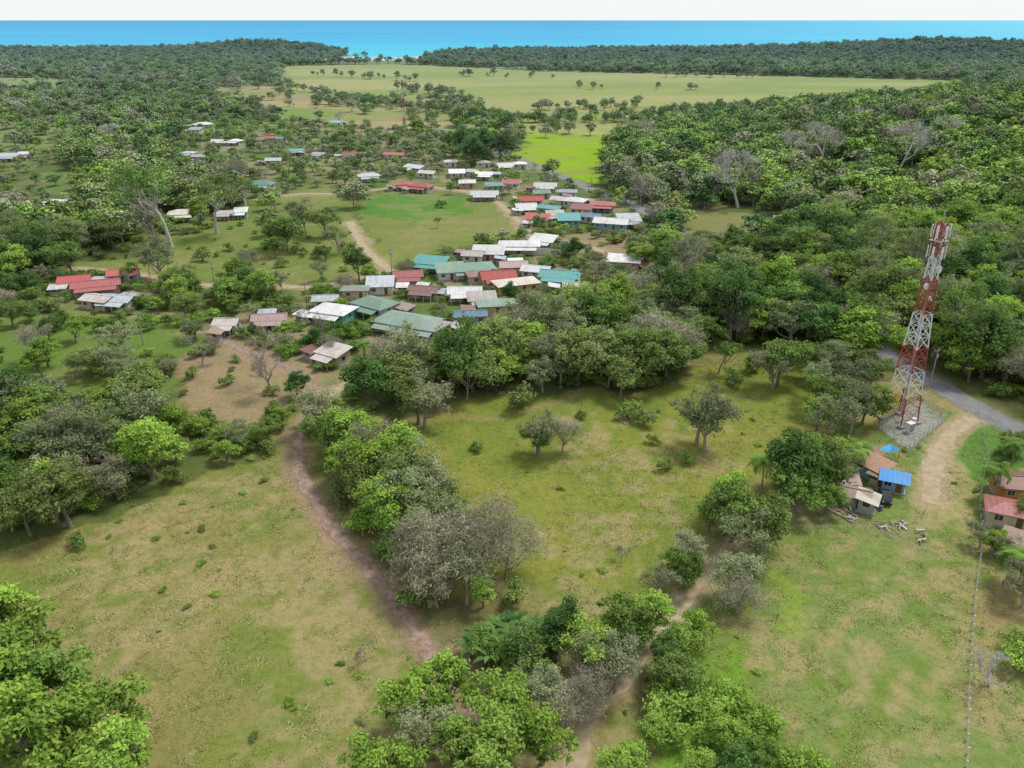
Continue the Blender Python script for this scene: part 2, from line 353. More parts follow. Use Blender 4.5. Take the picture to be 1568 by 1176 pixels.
# ------------------------------------------------------------------ layout
FG=SV([(-300,900),(0,835),(160,795),(270,735),(430,690),(445,640),(500,610),(600,640),(760,600),(980,605),(1050,560),(1100,522),(1240,545),(1300,575),(1350,535),(1568,650),(1750,760),(1900,1400),(-300,1400)])
KG=.75
def gc(r,g,b): return np.array(lin(r,g,b,KG)[:3])
regions=[ # polygon, colour, tree density
 (SV([(-250,470),(60,480),(280,490),(300,560),(180,640),(-250,700)]),gc(118,144,72),.3),
 (SV([(430,104),(600,100),(840,112),(1150,118),(1500,126),(1440,150),(1200,186),(1000,200),(810,190),(700,183),(560,160),(430,135)]),gc(166,174,98),0),
 (SV([(795,197),(950,196),(925,282),(870,275),(790,250)]),gc(158,190,28),0),
 (SV([(808,182),(1020,178),(960,203),(800,197)]),gc(146,162,84),0),
 (SV([(325,136),(430,133),(560,160),(700,183),(690,205),(560,200),(430,185),(340,160)]),gc(176,158,118),.10),
 (SV([(420,165),(520,168),(520,180),(420,180)]),gc(136,160,74),0),
 (SV([(-150,175),(60,180),(130,190),(120,235),(-150,225)]),gc(138,152,94),.3),
 (SV([(-150,120),(90,122),(140,132),(90,140),(-150,142)]),gc(156,160,108),.1),
 (SV([(190,150),(330,150),(330,165),(200,168)]),gc(156,158,108),.2),
 (SV([(60,262),(180,262),(190,290),(60,300)]),gc(126,144,80),.35),
 (SV([(550,298),(640,293),(762,312),(805,358),(690,385),(596,412),(545,345)]),gc(140,148,84),0),
 (SV([(560,300),(640,295),(700,303),(715,322),(640,340),(575,335),(550,330)]),gc(106,150,64),0),
 (SV([(110,400),(220,370),(380,310),(480,280),(540,300),(535,345),(590,410),(560,435),(270,430),(120,420)]),gc(136,148,82),.05),
 (SV([(1030,320),(1130,325),(1210,335),(1190,368),(1060,360)]),gc(146,146,92),0),
 (SV([(270,540),(400,535),(450,560),(445,620),(380,665),(280,630)]),gc(170,148,122),.02),
 (SV([(560,520),(640,510),(700,530),(720,552),(590,575)]),gc(172,146,126),.0),
 (SV([(860,355),(930,370),(1000,395),(980,425),(880,395)]),gc(170,150,122),.08),
]
village=SV([(300,560),(480,620),(700,570),(760,520),(920,470),(1020,410),(1010,345),(900,262),(800,240),(680,196),(280,178),(270,250),(400,310),(520,295),(545,300),(600,415),(490,450),(330,480)])
village_w=SV([(60,425),(230,425),(260,470),(230,520),(60,500)])
village_nw=SV([(-60,225),(110,235),(140,340),(40,350),(-60,280)])
scrub=SV([(-300,430),(500,440),(500,600),(470,660),(440,700),(200,790),(-300,920)])
belt=SV([(-300,620),(0,610),(180,600),(330,650),(450,640),(440,700),(200,800),(-300,940)])
clear_s=SV([(250,560),(460,560),(450,690),(270,720)])
ROADS=[ # name, pts, width, kind
 ("asphalt_road",[(1760,770),(1640,704),(1568,663),(1490,622),(1425,583),(1360,545),(1270,492),(1180,437),(1100,388),(1060,366),(1010,336),(955,308),(900,288),(855,268),(790,243),(740,222),(690,205),(650,193)],6,'asphalt'),
 ("dirt_driveway",[(1492,640),(1462,660),(1440,690),(1428,725),(1420,770)],4.6,'sand'),
 ("dirt_lane",[(868,1230),(880,1160),(900,1100),(950,1045),(1000,985),(1050,920),(1095,868),(1120,835),(1150,805),(1210,780),(1290,775)],3.0,'sand'),
 ("leaf_littered_lane",[(740,1130),(700,1060),(640,975),(590,900),(520,820),(472,750),(455,700),(465,650),(488,610),(470,580),(440,562),(390,545),(330,515),(290,505)],2.8,'litter'),
 ("village_lane",[(488,608),(560,580),(640,560),(700,543),(745,515),(765,490)],4,'sand'),
 ("gravel_road",[(120,410),(200,420),(270,430),(330,438),(410,440),(490,438),(560,425),(600,418)],4,'sand'),
 ("field_lane",[(535,340),(548,365),(570,392),(600,418)],4,'sand'),
 ("village_road",[(400,305),(460,297),(520,296),(640,286),(740,300),(790,335),(820,365),(900,378),(980,410)],4,'sand'),
 ("farm_road",[(440,185),(520,189),(600,188),(680,190),(800,191),(950,196)],6,'sand'),
]
RP=[(n,resample(SV(P)),wd,k) for n,P,wd,k in ROADS]
HS=[(118,441,9,7,15,'red','cream'),(150,447,14,7,25,'red','cream'),(192,430,9,6,10,'red','blue'),(155,470,9,6,-20,'pale','cream'),(185,470,10,6,-15,'bluegrey','white'),
(280,336,11,8,10,'cream','white'),(345,335,7,5,0,'pale','white'),(370,333,5,5,0,'white','teal'),(88,318,9,6,5,'white','white'),(15,246,12,7,0,'bluegrey','white'),(42,242,8,6,0,'white','white'),
(400,290,13,7,5,'teal','white'),(312,196,14,8,20,'white','white'),(300,204,9,6,0,'bluegrey','white'),(395,220,9,6,0,'maroon','cream'),(417,217,9,6,10,'red','white'),
(335,222,8,6,0,'white','white'),(362,222,8,6,0,'white','cream'),(290,241,8,6,-5,'white','white'),(306,246,8,6,0,'bluegrey','white'),(420,252,9,6,0,'white','cream'),(432,218,7,5,0,'teal','white'),
(455,237,9,6,0,'teal','white'),(540,244,12,8,0,'maroon','cream'),(605,243,13,7,-5,'red','cream'),(565,277,11,7,8,'white','white'),(638,263,12,8,-20,'white','white'),(655,272,9,6,0,'cream','white'),
(515,193,10,6,0,'teal','white'),(490,242,8,5,0,'bluegrey','white'),(645,293,12,7,-8,'red','cream'),(618,290,8,6,-8,'red','green'),(700,272,8,6,0,'white','cream'),(720,270,8,6,0,'pale','white'),(742,274,9,7,0,'white','white'),
(715,287,8,6,0,'white','pink'),(757,292,9,6,0,'teal','green'),(782,288,9,6,0,'red','white'),(772,260,10,6,0,'white','blue'),(740,256,8,6,0,'pale','white'),(795,258,8,6,0,'white','white'),(690,255,8,6,0,'cream','white'),(835,292,11,7,-10,'white','white'),(742,305,13,7,0,'white','pink'),
(812,314,11,7,-5,'red','cream'),(805,325,9,6,-5,'white','white'),(843,327,10,6,-10,'teal','teal'),(828,303,8,6,0,'green','cream'),(868,302,9,6,-15,'bluegrey','white'),(880,316,10,7,-10,'white','white'),(922,322,11,7,-15,'red','blue'),(890,328,9,6,-10,'maroon','cream'),
(905,340,9,6,-10,'blue','white'),(936,349,14,9,-10,'white','blue'),(962,346,9,8,-10,'bluegrey','white'),(822,344,10,6,-8,'red','cream'),(870,345,9,7,-8,'teal','blue'),(850,338,7,5,-8,'pale','white'),(858,314,8,6,-8,'pale','white'),(1028,310,10,6,-10,'red','cream'),
(795,385,15,8,-12,'white','white'),(832,378,9,6,-12,'white','white'),(748,397,11,7,-10,'white','pink'),(725,400,7,6,-10,'pale','white'),(722,421,15,9,15,'green','cream'),(786,417,9,7,10,'pinkish','cream'),(660,413,11,6,-15,'teal','white'),(625,432,9,7,10,'red','white'),
(690,425,9,7,10,'green','white'),(762,434,11,8,15,'red','cream'),(822,424,9,7,-20,'white','white'),(790,445,14,7,18,'cream','yellow'),(858,433,13,7,-10,'teal','white'),(955,410,11,6,-12,'white','pink'),(583,447,8,7,10,'bluegrey','white'),
(712,458,10,6,0,'white','white'),(735,432,8,6,12,'maroon','cream'),(760,478,11,6,15,'green','cream'),(575,478,12,8,-30,'green','white'),(512,488,11,8,-20,'white','teal'),(720,494,9,5,10,'blue','blue'),(625,505,17,10,-25,'green','cream'),
(655,512,10,8,-25,'sage','cream'),(512,554,7,5,-30,'pale','cream'),(350,507,6,5,0,'pale','white'),(415,500,9,5,10,'pinkish','white'),(880,450,7,5,0,'cream','cream'),(738,470,8,5,10,'pale','yellow'),(650,455,9,4,-10,'maroon','cream'),(545,455,8,5,0,'sage','cream'),(500,470,7,5,0,'bluegrey','cream'),
]
# ------------------------------------------------------------------ ground
ys=[-120,-90,-60,-35,-15,0,12,22,32,42,50]
y=56.
while y<2500: ys.append(y); y+=1.0 if y<320 else 1.0+(y-320)*.009
ys=np.array(ys)
xp=[0.]
x=0.
while x<2900: x+=1.0 if x<150 else 1.0+(x-150)*.012; xp.append(x)
xp=np.array(xp); xs=np.concatenate([-xp[:0:-1],xp])
X,Y=np.meshgrid(xs,ys); nx,ny=len(xs),len(ys)
X=X.ravel();Y=Y.ravel(); Z=hz(X,Y)
amp=1.5+Y.clip(0)*.012
def warp(x,y,a,seed=0):
    return x+a*(vnoise(x,y,9,seed+1)-.5)*2+a*(vnoise(x,y,3,seed+5)-.5), y+a*(vnoise(x,y,9,seed+2)-.5)*2+a*(vnoise(x,y,3,seed+6)-.5)
WX,WY=warp(X,Y,amp)
base=np.tile(gc(110,122,72),(len(X),1)); 
base[Y>700]=gc(112,128,88)
fgm=pip(WX,WY,FG)
n1=vnoise(X,Y,22,11); n2=vnoise(X,Y,7,12); n3=vnoise(X,Y,60,13); n4=vnoise(X,Y,3.1,14); n5=vnoise(X,Y,1.9,15)
def put(mask,c,soft=1.0): base[mask]=base[mask]*(1-soft)+np.array(c)*soft
fc=np.tile(gc(152,148,92),(len(X),1))
g2=gc(122,144,64); tan=gc(184,166,126)
midm=pip(WX,WY,SV([(560,640),(1240,540),(1300,600),(1120,800),(1010,940),(760,900),(640,800)]))
rgtm=pip(WX,WY,SV([(1120,850),(1200,790),(1300,650),(1700,700),(1900,1400),(850,1400),(1000,1000)]))
fc[midm]=gc(150,154,76); fc[rgtm]=gc(136,154,88)
k=sstep((n1*.35+n2*.3+n4*.35-.42)/.18)[:,None]; fc=fc*(1-.62*k)+g2*.62*k
k=sstep((n3*.25+vnoise(X,Y,12,19)*.4+n5*.35-.44)/.16)[:,None]; fc=fc*(1-.68*k)+tan*.68*k
base[fgm]=fc[fgm]
vm=pip(WX,WY,village)|pip(WX,WY,village_w); put(vm,gc(114,134,78),.8)
kk=sstep((vnoise(X,Y,14,21)-.5)/.2)*vm; base=base*(1-kk[:,None]*.75)+gc(178,160,132)*kk[:,None]*.75
for poly,c,dn in regions: put(pip(WX,WY,poly),c,1.)
fp=(Y>230)&(Y<600)&~fgm; kk=sstep((n1*.5+n2*.5-.42)/.25)*fp*.45; base=base*(1-kk[:,None])+base*np.array([.74,.90,.68])*kk[:,None]
kk=sstep((vnoise(X,Y,17,71)*.6+n4*.4-.5)/.2)*((Y>150)&(Y<600)&~fgm)*.45; base=base*(1-kk[:,None])+gc(168,156,112)*kk[:,None]
fp=(Y>600)&(Y<1700); kk=sstep((vnoise(X/3,Y,40,31)*.6+vnoise(X/2,Y,13,33)*.4-.4)/.2)*fp; base=base*(1-.6*kk[:,None])+gc(142,164,78)*.6*kk[:,None]
kk=sstep((vnoise(X/4,Y,60,37)-.55)/.2)*fp; base=base*(1-.55*kk[:,None])+gc(194,184,128)*.55*kk[:,None]
def patch(P,c,s=1.): put(pip(WX,WY,SV(P)),c,s)
patch([(1395,745),(1470,700),(1500,800),(1440,810),(1400,800)],gc(180,170,122),.8)
patch([(1215,790),(1290,775),(1420,800),(1420,830),(1250,815)],gc(152,148,112),.75)
patch([(1460,680),(1500,640),(1568,680),(1568,750),(1480,740)],gc(104,150,72),.9)
patch([(1390,690),(1450,640),(1480,630),(1440,690),(1400,720)],gc(106,148,76),.9)
patch([(1490,880),(1568,860),(1568,960),(1520,960)],gc(170,145,110),.7)
patch([(1010,1030),(1120,1000),(1220,1176),(1000,1200)],gc(124,166,56),.75)
patch([(1190,880),(1240,900),(1230,980),(1180,960)],gc(148,178,66),.5)
patch([(640,1020),(720,1000),(840,1180),(720,1180)],gc(168,140,122),.7)
patch([(480,660),(560,680),(660,800),(700,900),(760,950),(700,1010),(640,960),(560,840),(490,740)],gc(126,120,86),.7)
bm=(Y>1560)&(Z<2.8)&(Z>-3)&(np.abs(X+268)<112)&(Y>1700); base[bm]=np.array([.74,.70,.62])
for n_,P,wd,kd in RP:
    if kd=='asphalt': c=gc(150,145,120); ex=2.2
    elif kd=='litter': c=gc(172,146,126); ex=1.8
    else: c=gc(188,170,138); ex=1.4
    bb=(X>P[:,0].min()-12)&(X<P[:,0].max()+12)&(Y>P[:,1].min()-12)&(Y<P[:,1].max()+12)
    i=np.where(bb)[0]; d=dline(WX[i]*.4+X[i]*.6,WY[i]*.4+Y[i]*.6,P)
    kk=(1-sstep((d-wd/2)/ex))[:,None]*.85; base[i]=base[i]*(1-kk)+c*kk
fpth=resample(SV([(480,790),(520,880),(560,950),(600,990),(620,1010)])); d=dline(X,Y,fpth); kk=(1-sstep((d-.3)/.8))[:,None]*.7; base=base*(1-kk)+gc(178,154,126)*kk
fpth=resample(SV([(590,650),(680,635),(760,640),(900,600),(1000,560)])); d=dline(X,Y,fpth); kk=(1-sstep((d-.4)/1.2))[:,None]*.6; base=base*(1-kk)+gc(178,154,116)*kk
jj,ii=np.meshgrid(np.arange(nx-1),np.arange(ny-1)); a=(ii*nx+jj).ravel()
Q=np.stack([a,a+1,a+nx+1,a+nx],1)
M_ground,nt=mk("ground_cover")
b=N(nt,"ShaderNodeBsdfDiffuse"); o=N(nt,"ShaderNodeOutputMaterial"); at=N(nt,"ShaderNodeAttribute",attribute_name='Col')
nA=noise(nt,.9,5,rough=.8); nB=noise(nt,.13,4,rough=.65); nC=noise(nt,3.5,2)
c=mixc(nt,ramp(nt,nA,.44,.60,0,.85),at.outputs['Color'],(.66,.80,.58,1),'MULTIPLY')
c=mixc(nt,ramp(nt,nB,.42,.62,0,.6),c,(1.26,1.10,1.18,1),'MULTIPLY')
c=mixc(nt,ramp(nt,nC,.35,.65,0,.55),c,(.74,.74,.70,1),'MULTIPLY')
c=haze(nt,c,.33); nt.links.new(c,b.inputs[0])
nt.links.new(b.outputs[0],o.inputs[0])
gm=quadmesh("ground",np.stack([X,Y,Z],1),Q,np.zeros(len(Q)),np.zeros(len(X)),[M_ground])
ca=gm.color_attributes.new('Col','FLOAT_COLOR','POINT'); ca.data.foreach_set('color',np.concatenate([base,np.ones((len(X),1))],1).astype(np.float32).ravel())
go=bpy.data.objects.new("ground",gm); scene.collection.objects.link(go)
# ------------------------------------------------------------------ sea
def add_mesh(name,V,F,mats,parent=None,mi=None,smooth=False):
    me=bpy.data.meshes.new(name); me.from_pydata([tuple(map(float,v)) for v in V],[],[tuple(map(int,f)) for f in F]); me.update()
    for m in (mats if isinstance(mats,list) else [mats]): me.materials.append(m)
    if mi is not None: me.polygons.foreach_set('material_index',mi)
    ob=bpy.data.objects.new(name,me); scene.collection.objects.link(ob)
    if parent is not None: ob.parent=parent
    return ob
M_sea,nt=mk("sea_water"); b=N(nt,"ShaderNodeBsdfPrincipled"); o=N(nt,"ShaderNodeOutputMaterial")
g=N(nt,"ShaderNodeNewGeometry"); s=N(nt,"ShaderNodeSeparateXYZ"); nt.links.new(g.outputs['Position'],s.inputs[0])
mp=N(nt,"ShaderNodeMapping"); mp.inputs['Scale'].default_value=(.12,1,1); nt.links.new(g.outputs['Position'],mp.inputs[0])
n=noise(nt,.0035,6,mp.outputs[0],.65)
c=mixc(nt,ramp(nt,s.outputs[1],1900,3600),(.035,.44,.56,1),(.012,.29,.52,1))
c=mixc(nt,ramp(nt,s.outputs[1],3600,14000),c,(.008,.22,.44,1))
c=mixc(nt,ramp(nt,n,.42,.66,0,.7),c,(.03,.43,.65,1))
xy=mathn(nt,'DIVIDE',s.outputs[0],mathn(nt,'ADD',s.outputs[1],2000.))
c=mixc(nt,ramp(nt,xy,.05,.55,0,.6),c,(.14,.60,.70,1))  # sun glitter painted into the water colour, lighter cyan to the right
nt.links.new(c,b.inputs['Base Color']); b.inputs['Roughness'].default_value=.5; b.inputs['Specular IOR Level'].default_value=.08
nt.links.new(b.outputs[0],o.inputs[0])
add_mesh("sea",[(-120000,1650,-.2),(120000,1650,-.2),(120000,120000,-.2),(-120000,120000,-.2)],[(0,1,2,3)],M_sea)
M_foam=simple("surf_foam",(.85,.87,.88,1),.6,.2,.05)
for k,(yy,wd) in enumerate([(1868,16),(1910,10),(1950,8)]):
    V=[];F=[]
    for i in range(40):
        xx=-275-118+i*6; q=8*math.sin(i*.5+k)+((xx+275)/120)**2*90
        V+=[(xx,yy+q,-.1),(xx,yy+q+wd*(.6+.5*math.sin(i*.9+k)),-.1)]
    F=[(2*i,2*i+2,2*i+3,2*i+1) for i in range(39)]
    add_mesh("surf_wave",V,F,M_foam)
# ------------------------------------------------------------------ roads
M_asph=simple("asphalt",(.22,.22,.225,1),.9,.3,.5,bump=.2)
M_sand=simple("packed_dirt",lin(200,180,152,KG),.95,.4,.6,dark=lin(156,146,106,KG),bump=.4)
M_litter=simple("leaf_litter",lin(182,156,140,KG),.95,.6,.9,dark=lin(122,102,88,KG),bump=.8)
M_line=simple("road_paint",(.4,.38,.25,1),.8,.8,.8)
def strip(name,P,wd,mat,zo=.03,jag=0,off=0.):
    V=[];F=[];n=len(P)
    Pn=[P[0]]
    for i in range(1,n):
        L=np.linalg.norm(P[i]-P[i-1]); m=max(1,int(L/1.2))
        for j in range(1,m+1): Pn.append(P[i-1]+(P[i]-P[i-1])*j/m)
    P=np.array(Pn); n=len(P)
    for i in range(n):
        d=P[min(i+1,n-1)]-P[max(i-1,0)]; d=d/(np.linalg.norm(d)+1e-9); nn=np.array([-d[1],d[0]])
        j1=jag*(vnoise(P[i,0],P[i,1],1.7,3)-.5)*2; j2=jag*(vnoise(P[i,0],P[i,1],1.9,8)-.5)*2
        a=P[i]+nn*(wd/2+j1+off); b_=P[i]-nn*(wd/2+j2-off)
        for q in (a,b_):
            V.append((q[0],q[1],float(hz(q[0],q[1]))+zo))
    for i in range(n-1): F.append((2*i,2*i+1,2*i+3,2*i+2))
    return add_mesh(name,V,F,mat)
for k,(n_,P,wd,kd) in enumerate(RP):
    strip(n_,P,wd*(1 if kd=='asphalt' else .72),{'asphalt':M_asph,'sand':M_sand,'litter':M_litter}[kd],.03+.006*k,0 if kd=='asphalt' else .75)
strip("road_centre_line",RP[0][1],.12,M_line,.045)
# ------------------------------------------------------------------ box builder
class BB:
    def __init__(s): s.V=[];s.F=[];s.M=[]
    def box(s,c,sz,m=0,rz=0.):
        n=len(s.V); hx,hy,h=[q/2 for q in sz]; ca_,sa=math.cos(rz),math.sin(rz)
        for dx,dy,dz in [(-1,-1,-1),(1,-1,-1),(1,1,-1),(-1,1,-1),(-1,-1,1),(1,-1,1),(1,1,1),(-1,1,1)]:
            x,y=dx*hx,dy*hy; s.V.append((c[0]+x*ca_-y*sa,c[1]+x*sa+y*ca_,c[2]+dz*h))
        for f in [(0,3,2,1),(4,5,6,7),(0,1,5,4),(1,2,6,5),(2,3,7,6),(3,0,4,7)]: s.F.append(tuple(n+i for i in f)); s.M.append(m)
    def beam(s,p,q,w,m=0):
        p=np.array(p,float);q=np.array(q,float); d=q-p; d/=np.linalg.norm(d); a=np.cross(d,[0,0,1.]) if abs(d[2])<.9 else np.cross(d,[1.,0,0]); a/=np.linalg.norm(a); b=np.cross(d,a); n=len(s.V)
        for e in (p,q):
            for x,y in ((-1,-1),(1,-1),(1,1),(-1,1)): s.V.append(tuple(e+(a*x+b*y)*w/2))
        for f in [(0,1,5,4),(1,2,6,5),(2,3,7,6),(3,0,4,7),(0,3,2,1),(4,5,6,7)]: s.F.append(tuple(n+i for i in f)); s.M.append(m)
    def poly(s,P,m=0):
        n=len(s.V); s.V+= [tuple(p) for p in P]; s.F.append(tuple(range(n,n+len(P)))); s.M.append(m)
    def slab(s,P,t,m=0):
        n=len(s.V); k=len(P); s.V+=[tuple(p) for p in P]+[(p[0],p[1],p[2]-t) for p in P]
        s.F.append(tuple(range(n,n+k)));s.M.append(m); s.F.append(tuple(range(n+2*k-1,n+k-1,-1)));s.M.append(m)
        for i in range(k): j=(i+1)%k; s.F.append((n+i,n+k+i,n+k+j,n+j)); s.M.append(m)
    def cyl(s,c,r,h,m=0,ax='z',sides=12,r2=None):
        n=len(s.V); r2=r if r2 is None else r2
        for e,rr in ((-h/2,r),(h/2,r2)):
            for i in range(sides):
                a=2*math.pi*i/sides; x,y=rr*math.cos(a),rr*math.sin(a)
                s.V.append({'z':(c[0]+x,c[1]+y,c[2]+e),'x':(c[0]+e,c[1]+x,c[2]+y),'y':(c[0]+x,c[1]+e,c[2]+y)}[ax])
        for i in range(sides): j=(i+1)%sides; s.F.append((n+i,n+j,n+sides+j,n+sides+i)); s.M.append(m)
        s.F.append(tuple(n+i for i in range(sides))[::-1]);s.M.append(m); s.F.append(tuple(n+sides+i for i in range(sides)));s.M.append(m)
    def obj(s,name,mats,parent=None): return add_mesh(name,s.V,s.F,mats,parent,s.M)
def empty(name,loc,yaw=0):
    e=bpy.data.objects.new(name,None); scene.collection.objects.link(e); e.location=loc; e.rotation_euler=(0,0,yaw); e.empty_display_size=.5; return e
RC={'red':(.44,.07,.065),'maroon':(.26,.10,.09),'white':(.74,.75,.75),'cream':(.64,.60,.52),'pale':(.55,.50,.47),'bluegrey':(.44,.49,.54),'teal':(.11,.36,.35),'green':(.17,.31,.23),'sage':(.30,.38,.32),'blue':(.15,.29,.42),'pinkish':(.44,.30,.30),'orange':(.42,.25,.16),'bright':(.04,.27,.62),'rust':(.3,.20,.15)}
RM={k:roofmat("roof_"+k,v+(1,),ramt=.4 if k in('white','teal','green') else .55) for k,v in RC.items()}
WC={'white':(.6,.6,.57),'cream':(.55,.47,.33),'blue':(.2,.38,.5),'teal':(.12,.42,.38),'pink':(.55,.3,.3),'green':(.25,.42,.22),'yellow':(.6,.45,.15),'orange':(.55,.22,.08),'grey':(.35,.34,.32)}
WM={k:simple("wall_"+k,v+(1,),.85,.3,.7) for k,v in WC.items()}
M_glass=simple("window_glass",(.03,.04,.05,1),.15,.1,1,spec=.6); M_frame=simple("window_frame",(.55,.53,.5,1),.6,.1); M_door=simple("wooden_door",(.16,.08,.04,1),.6,.3,2); M_conc=simple("concrete",(.36,.35,.33,1),.9,.3,.8)
HP=[]
def house(name,u,v,w,d,yaw,roof,wall,kind='gable',h=2.8,rise=None,porch=None,xy=None):
    x,y=xy or survey(u,v); rr=random.Random(int(u*13+v)); yaw=math.radians(yaw); e=empty(name,(x,y,float(hz(x,y))),yaw); HP.append((x,y,max(w,d)/2))
    rise=rise if rise is not None else d*.5*rr.uniform(.28,.42); W,D=w/2,d/2
    b=BB()
    if kind=='hip':
        b.box((0,0,h/2),(w,d,h))
    elif kind=='shed':
        V=[(-W,-D,0),(W,-D,0),(W,D,0),(-W,D,0),(-W,-D,h),(W,-D,h),(W,D,h+rise),(-W,D,h+rise)]
        b.V+=V; 
        for f in [(0,1,5,4),(1,2,6,5),(2,3,7,6),(3,0,4,7),(4,5,6,7)]: b.F.append(f); b.M.append(0)
    else:
        V=[(-W,-D,0),(W,-D,0),(W,D,0),(-W,D,0),(-W,-D,h),(W,-D,h),(W,D,h),(-W,D,h),(-W,0,h+rise),(W,0,h+rise)]
        b.V+=V
        for f in [(0,1,5,4),(2,3,7,6),(1,2,6,9,5),(3,0,4,8,7)]: b.F.append(f); b.M.append(0)
    b.box((0,0,.1),(w+.5,d+.5,.2),1)
    b.obj("walls",[WM[wall],M_conc],e)
    r=BB(); ov=.7; k=rise/D if kind!='shed' else rise/d
    if kind=='gable':
        z0=h-ov*k+.06; zr=h+rise+.06
        r.slab([(-W-ov,-D-ov,z0),(W+ov,-D-ov,z0),(W+ov,0,zr),(-W-ov,0,zr)],.05)
        r.slab([(-W-ov,.002,zr),(W+ov,.002,zr),(W+ov,D+ov,z0),(-W-ov,D+ov,z0)],.05)
        r.box((0,0,zr+.03),(w+2*ov,.35,.06))
    elif kind=='hip':
        z0=h+.03; zr=h+rise+.1; L=max(W-D*.9,.3); a,b_=W+ov,D+ov
        r.slab([(-a,-b_,z0),(a,-b_,z0),(L,0,zr),(-L,0,zr)],.05); r.slab([(a,b_,z0),(-a,b_,z0),(-L,0,zr),(L,0,zr)],.05)
        r.slab([(a,-b_,z0),(a,b_,z0),(L,0,zr)],.05); r.slab([(-a,b_,z0),(-a,-b_,z0),(-L,0,zr)],.05)
    else:
        z0=h-ov*k+.06; r.slab([(-W-ov,-D-ov,z0),(W+ov,-D-ov,z0),(W+ov,D+ov,h+rise+ov*k+.06),(-W-ov,D+ov,h+rise+ov*k+.06)],.05)
    if porch:
        r.slab([(-W*.9,-D-ov-.02-2.2,h-.75),(W*.9,-D-ov-.02-2.2,h-.75),(W*.9,-D-.05,h-.12),(-W*.9,-D-.05,h-.12)],.05)
    r.obj("roof",[RM[roof]],e)
    if porch:
        p=BB()
        for i in range(4): p.box((-W*.85+i*W*1.7/3,-D-2.7,(h-.8)/2),(.14,.14,h-.8))
        p.obj("porch_posts",[M_frame],e)
    f=BB(); g_=BB(); dr=BB()
    for sy in (-1,1):
        nw=max(2,int(w/2.6))
        for i in range(nw):
            xx=-W+w*(i+.5)/nw
            if sy==-1 and i==nw//2:
                dr.box((xx,sy*(D+.02),1.2),(.95,.08,2.0)); continue
            f.box((xx,sy*(D+.02),1.65),(1.35,.08,1.15)); g_.box((xx-.31,sy*(D+.05),1.65),(.54,.06,.95)); g_.box((xx+.31,sy*(D+.05),1.65),(.54,.06,.95))
    for sx in (-1,1):
        f.box((sx*(W+.02),0,1.65),(.08,1.35,1.1)); g_.box((sx*(W+.05),0,1.65),(.06,1.15,.9))
    f.obj("window_frames",[M_frame],e); g_.obj("windows",[M_glass],e); dr.obj("door",[M_door],e)
    return e
for hh in HS:
    rr=random.Random(int(hh[0]*7+hh[1])); kd='hip' if (hh[5] in('green','sage') and hh[2]>9) else rr.choice(['gable','gable','gable','hip','shed'])
    hh=list(hh); hh[2]*=.9; hh[3]*=.9
    hh[4]+=rr.uniform(-18,18) if hh[1]<400 else rr.uniform(-5,5)
    house("village_house",*hh,kind=kd,porch=rr.random()<.4)
    if rr.random()<.6:
        x0,y0=survey(hh[0],hh[1]); an=rr.uniform(0,6.28); q=(x0+math.cos(an)*(hh[2]/2+3.2),y0+math.sin(an)*(hh[3]/2+3.2))
        house("garden_shed",hh[0]+3,hh[1]+5,rr.uniform(2.5,4.5),rr.uniform(2,3.2),hh[4]+rr.choice([0,90]),rr.choice(['rust','pale','bluegrey','maroon','white']),'grey',kind='shed',h=2.1,rise=.35,xy=q)
house("shack",1333,728,5.2,3.2,-60,'orange','blue',kind='shed',h=2.6,rise=.6)
house("shack",1306,770,4,3.0,-25,'rust','grey',kind='gable',h=2.3)
house("shack",1326,779,3.0,2.4,60,'cream','grey',kind='shed',h=2.2,rise=.4)
house("shack",1366,750,3.6,2.0,-25,'bright','blue',kind='shed',h=2.4,rise=.4)
house("shack",1345,742,2.6,1.8,-50,'rust','cream',kind='shed',h=2.2,rise=.3)
house("shack",1322,708,3.2,2.2,10,'maroon','orange',kind='shed',h=2.4,rise=.3)
house("shack",1296,750,2.6,2.0,-10,'pinkish','cream',kind='shed',h=2.1,rise=.3)
house("red_roof_house",1552,757,6.5,5,-10,'maroon','orange',kind='gable',h=2.9)
house("red_roof_house",1540,798,6,4.5,-25,'red','cream',kind='hip',h=2.7)
house("shack",1562,850,5,3.6,-40,'rust','grey',kind='shed',h=2.4,rise=.4)
# blue tarpaulin strung on poles, water barrels and scrap beside the shacks
M_tarp=simple("blue_tarpaulin",(.05,.30,.55,1),.5,.3,2); M_barrel=simple("barrel_paint",(.08,.14,.25,1),.5,.4,3); M_scrap=simple("scrap_boards",(.34,.27,.21,1),.9,.6,2)
x_,y_=survey(1359,702); e=empty("tarpaulin_shelter",(x_,y_,0),.5); b=BB(); nn_=6
V=[];F=[]
for i in range(nn_+1):
    for j in range(nn_+1): V.append((-1.5+3*i/nn_,-1.1+2.2*j/nn_,2.0-.35*math.sin(math.pi*i/nn_)*math.sin(math.pi*j/nn_)+.25*i/nn_+.05*math.sin(i*2.3+j)))
for i in range(nn_):
    for j in range(nn_): F.append((i*(nn_+1)+j,(i+1)*(nn_+1)+j,(i+1)*(nn_+1)+j+1,i*(nn_+1)+j+1))
add_mesh("tarp",V,F,M_tarp,e)
for q in ((-1.5,-1.1,2.0),(1.5,-1.1,2.25),(-1.5,1.1,2.0),(1.5,1.1,2.25)): b.beam((q[0],q[1],0),q,.08)
b.obj("poles",[M_scrap],e)
rr=random.Random(5)
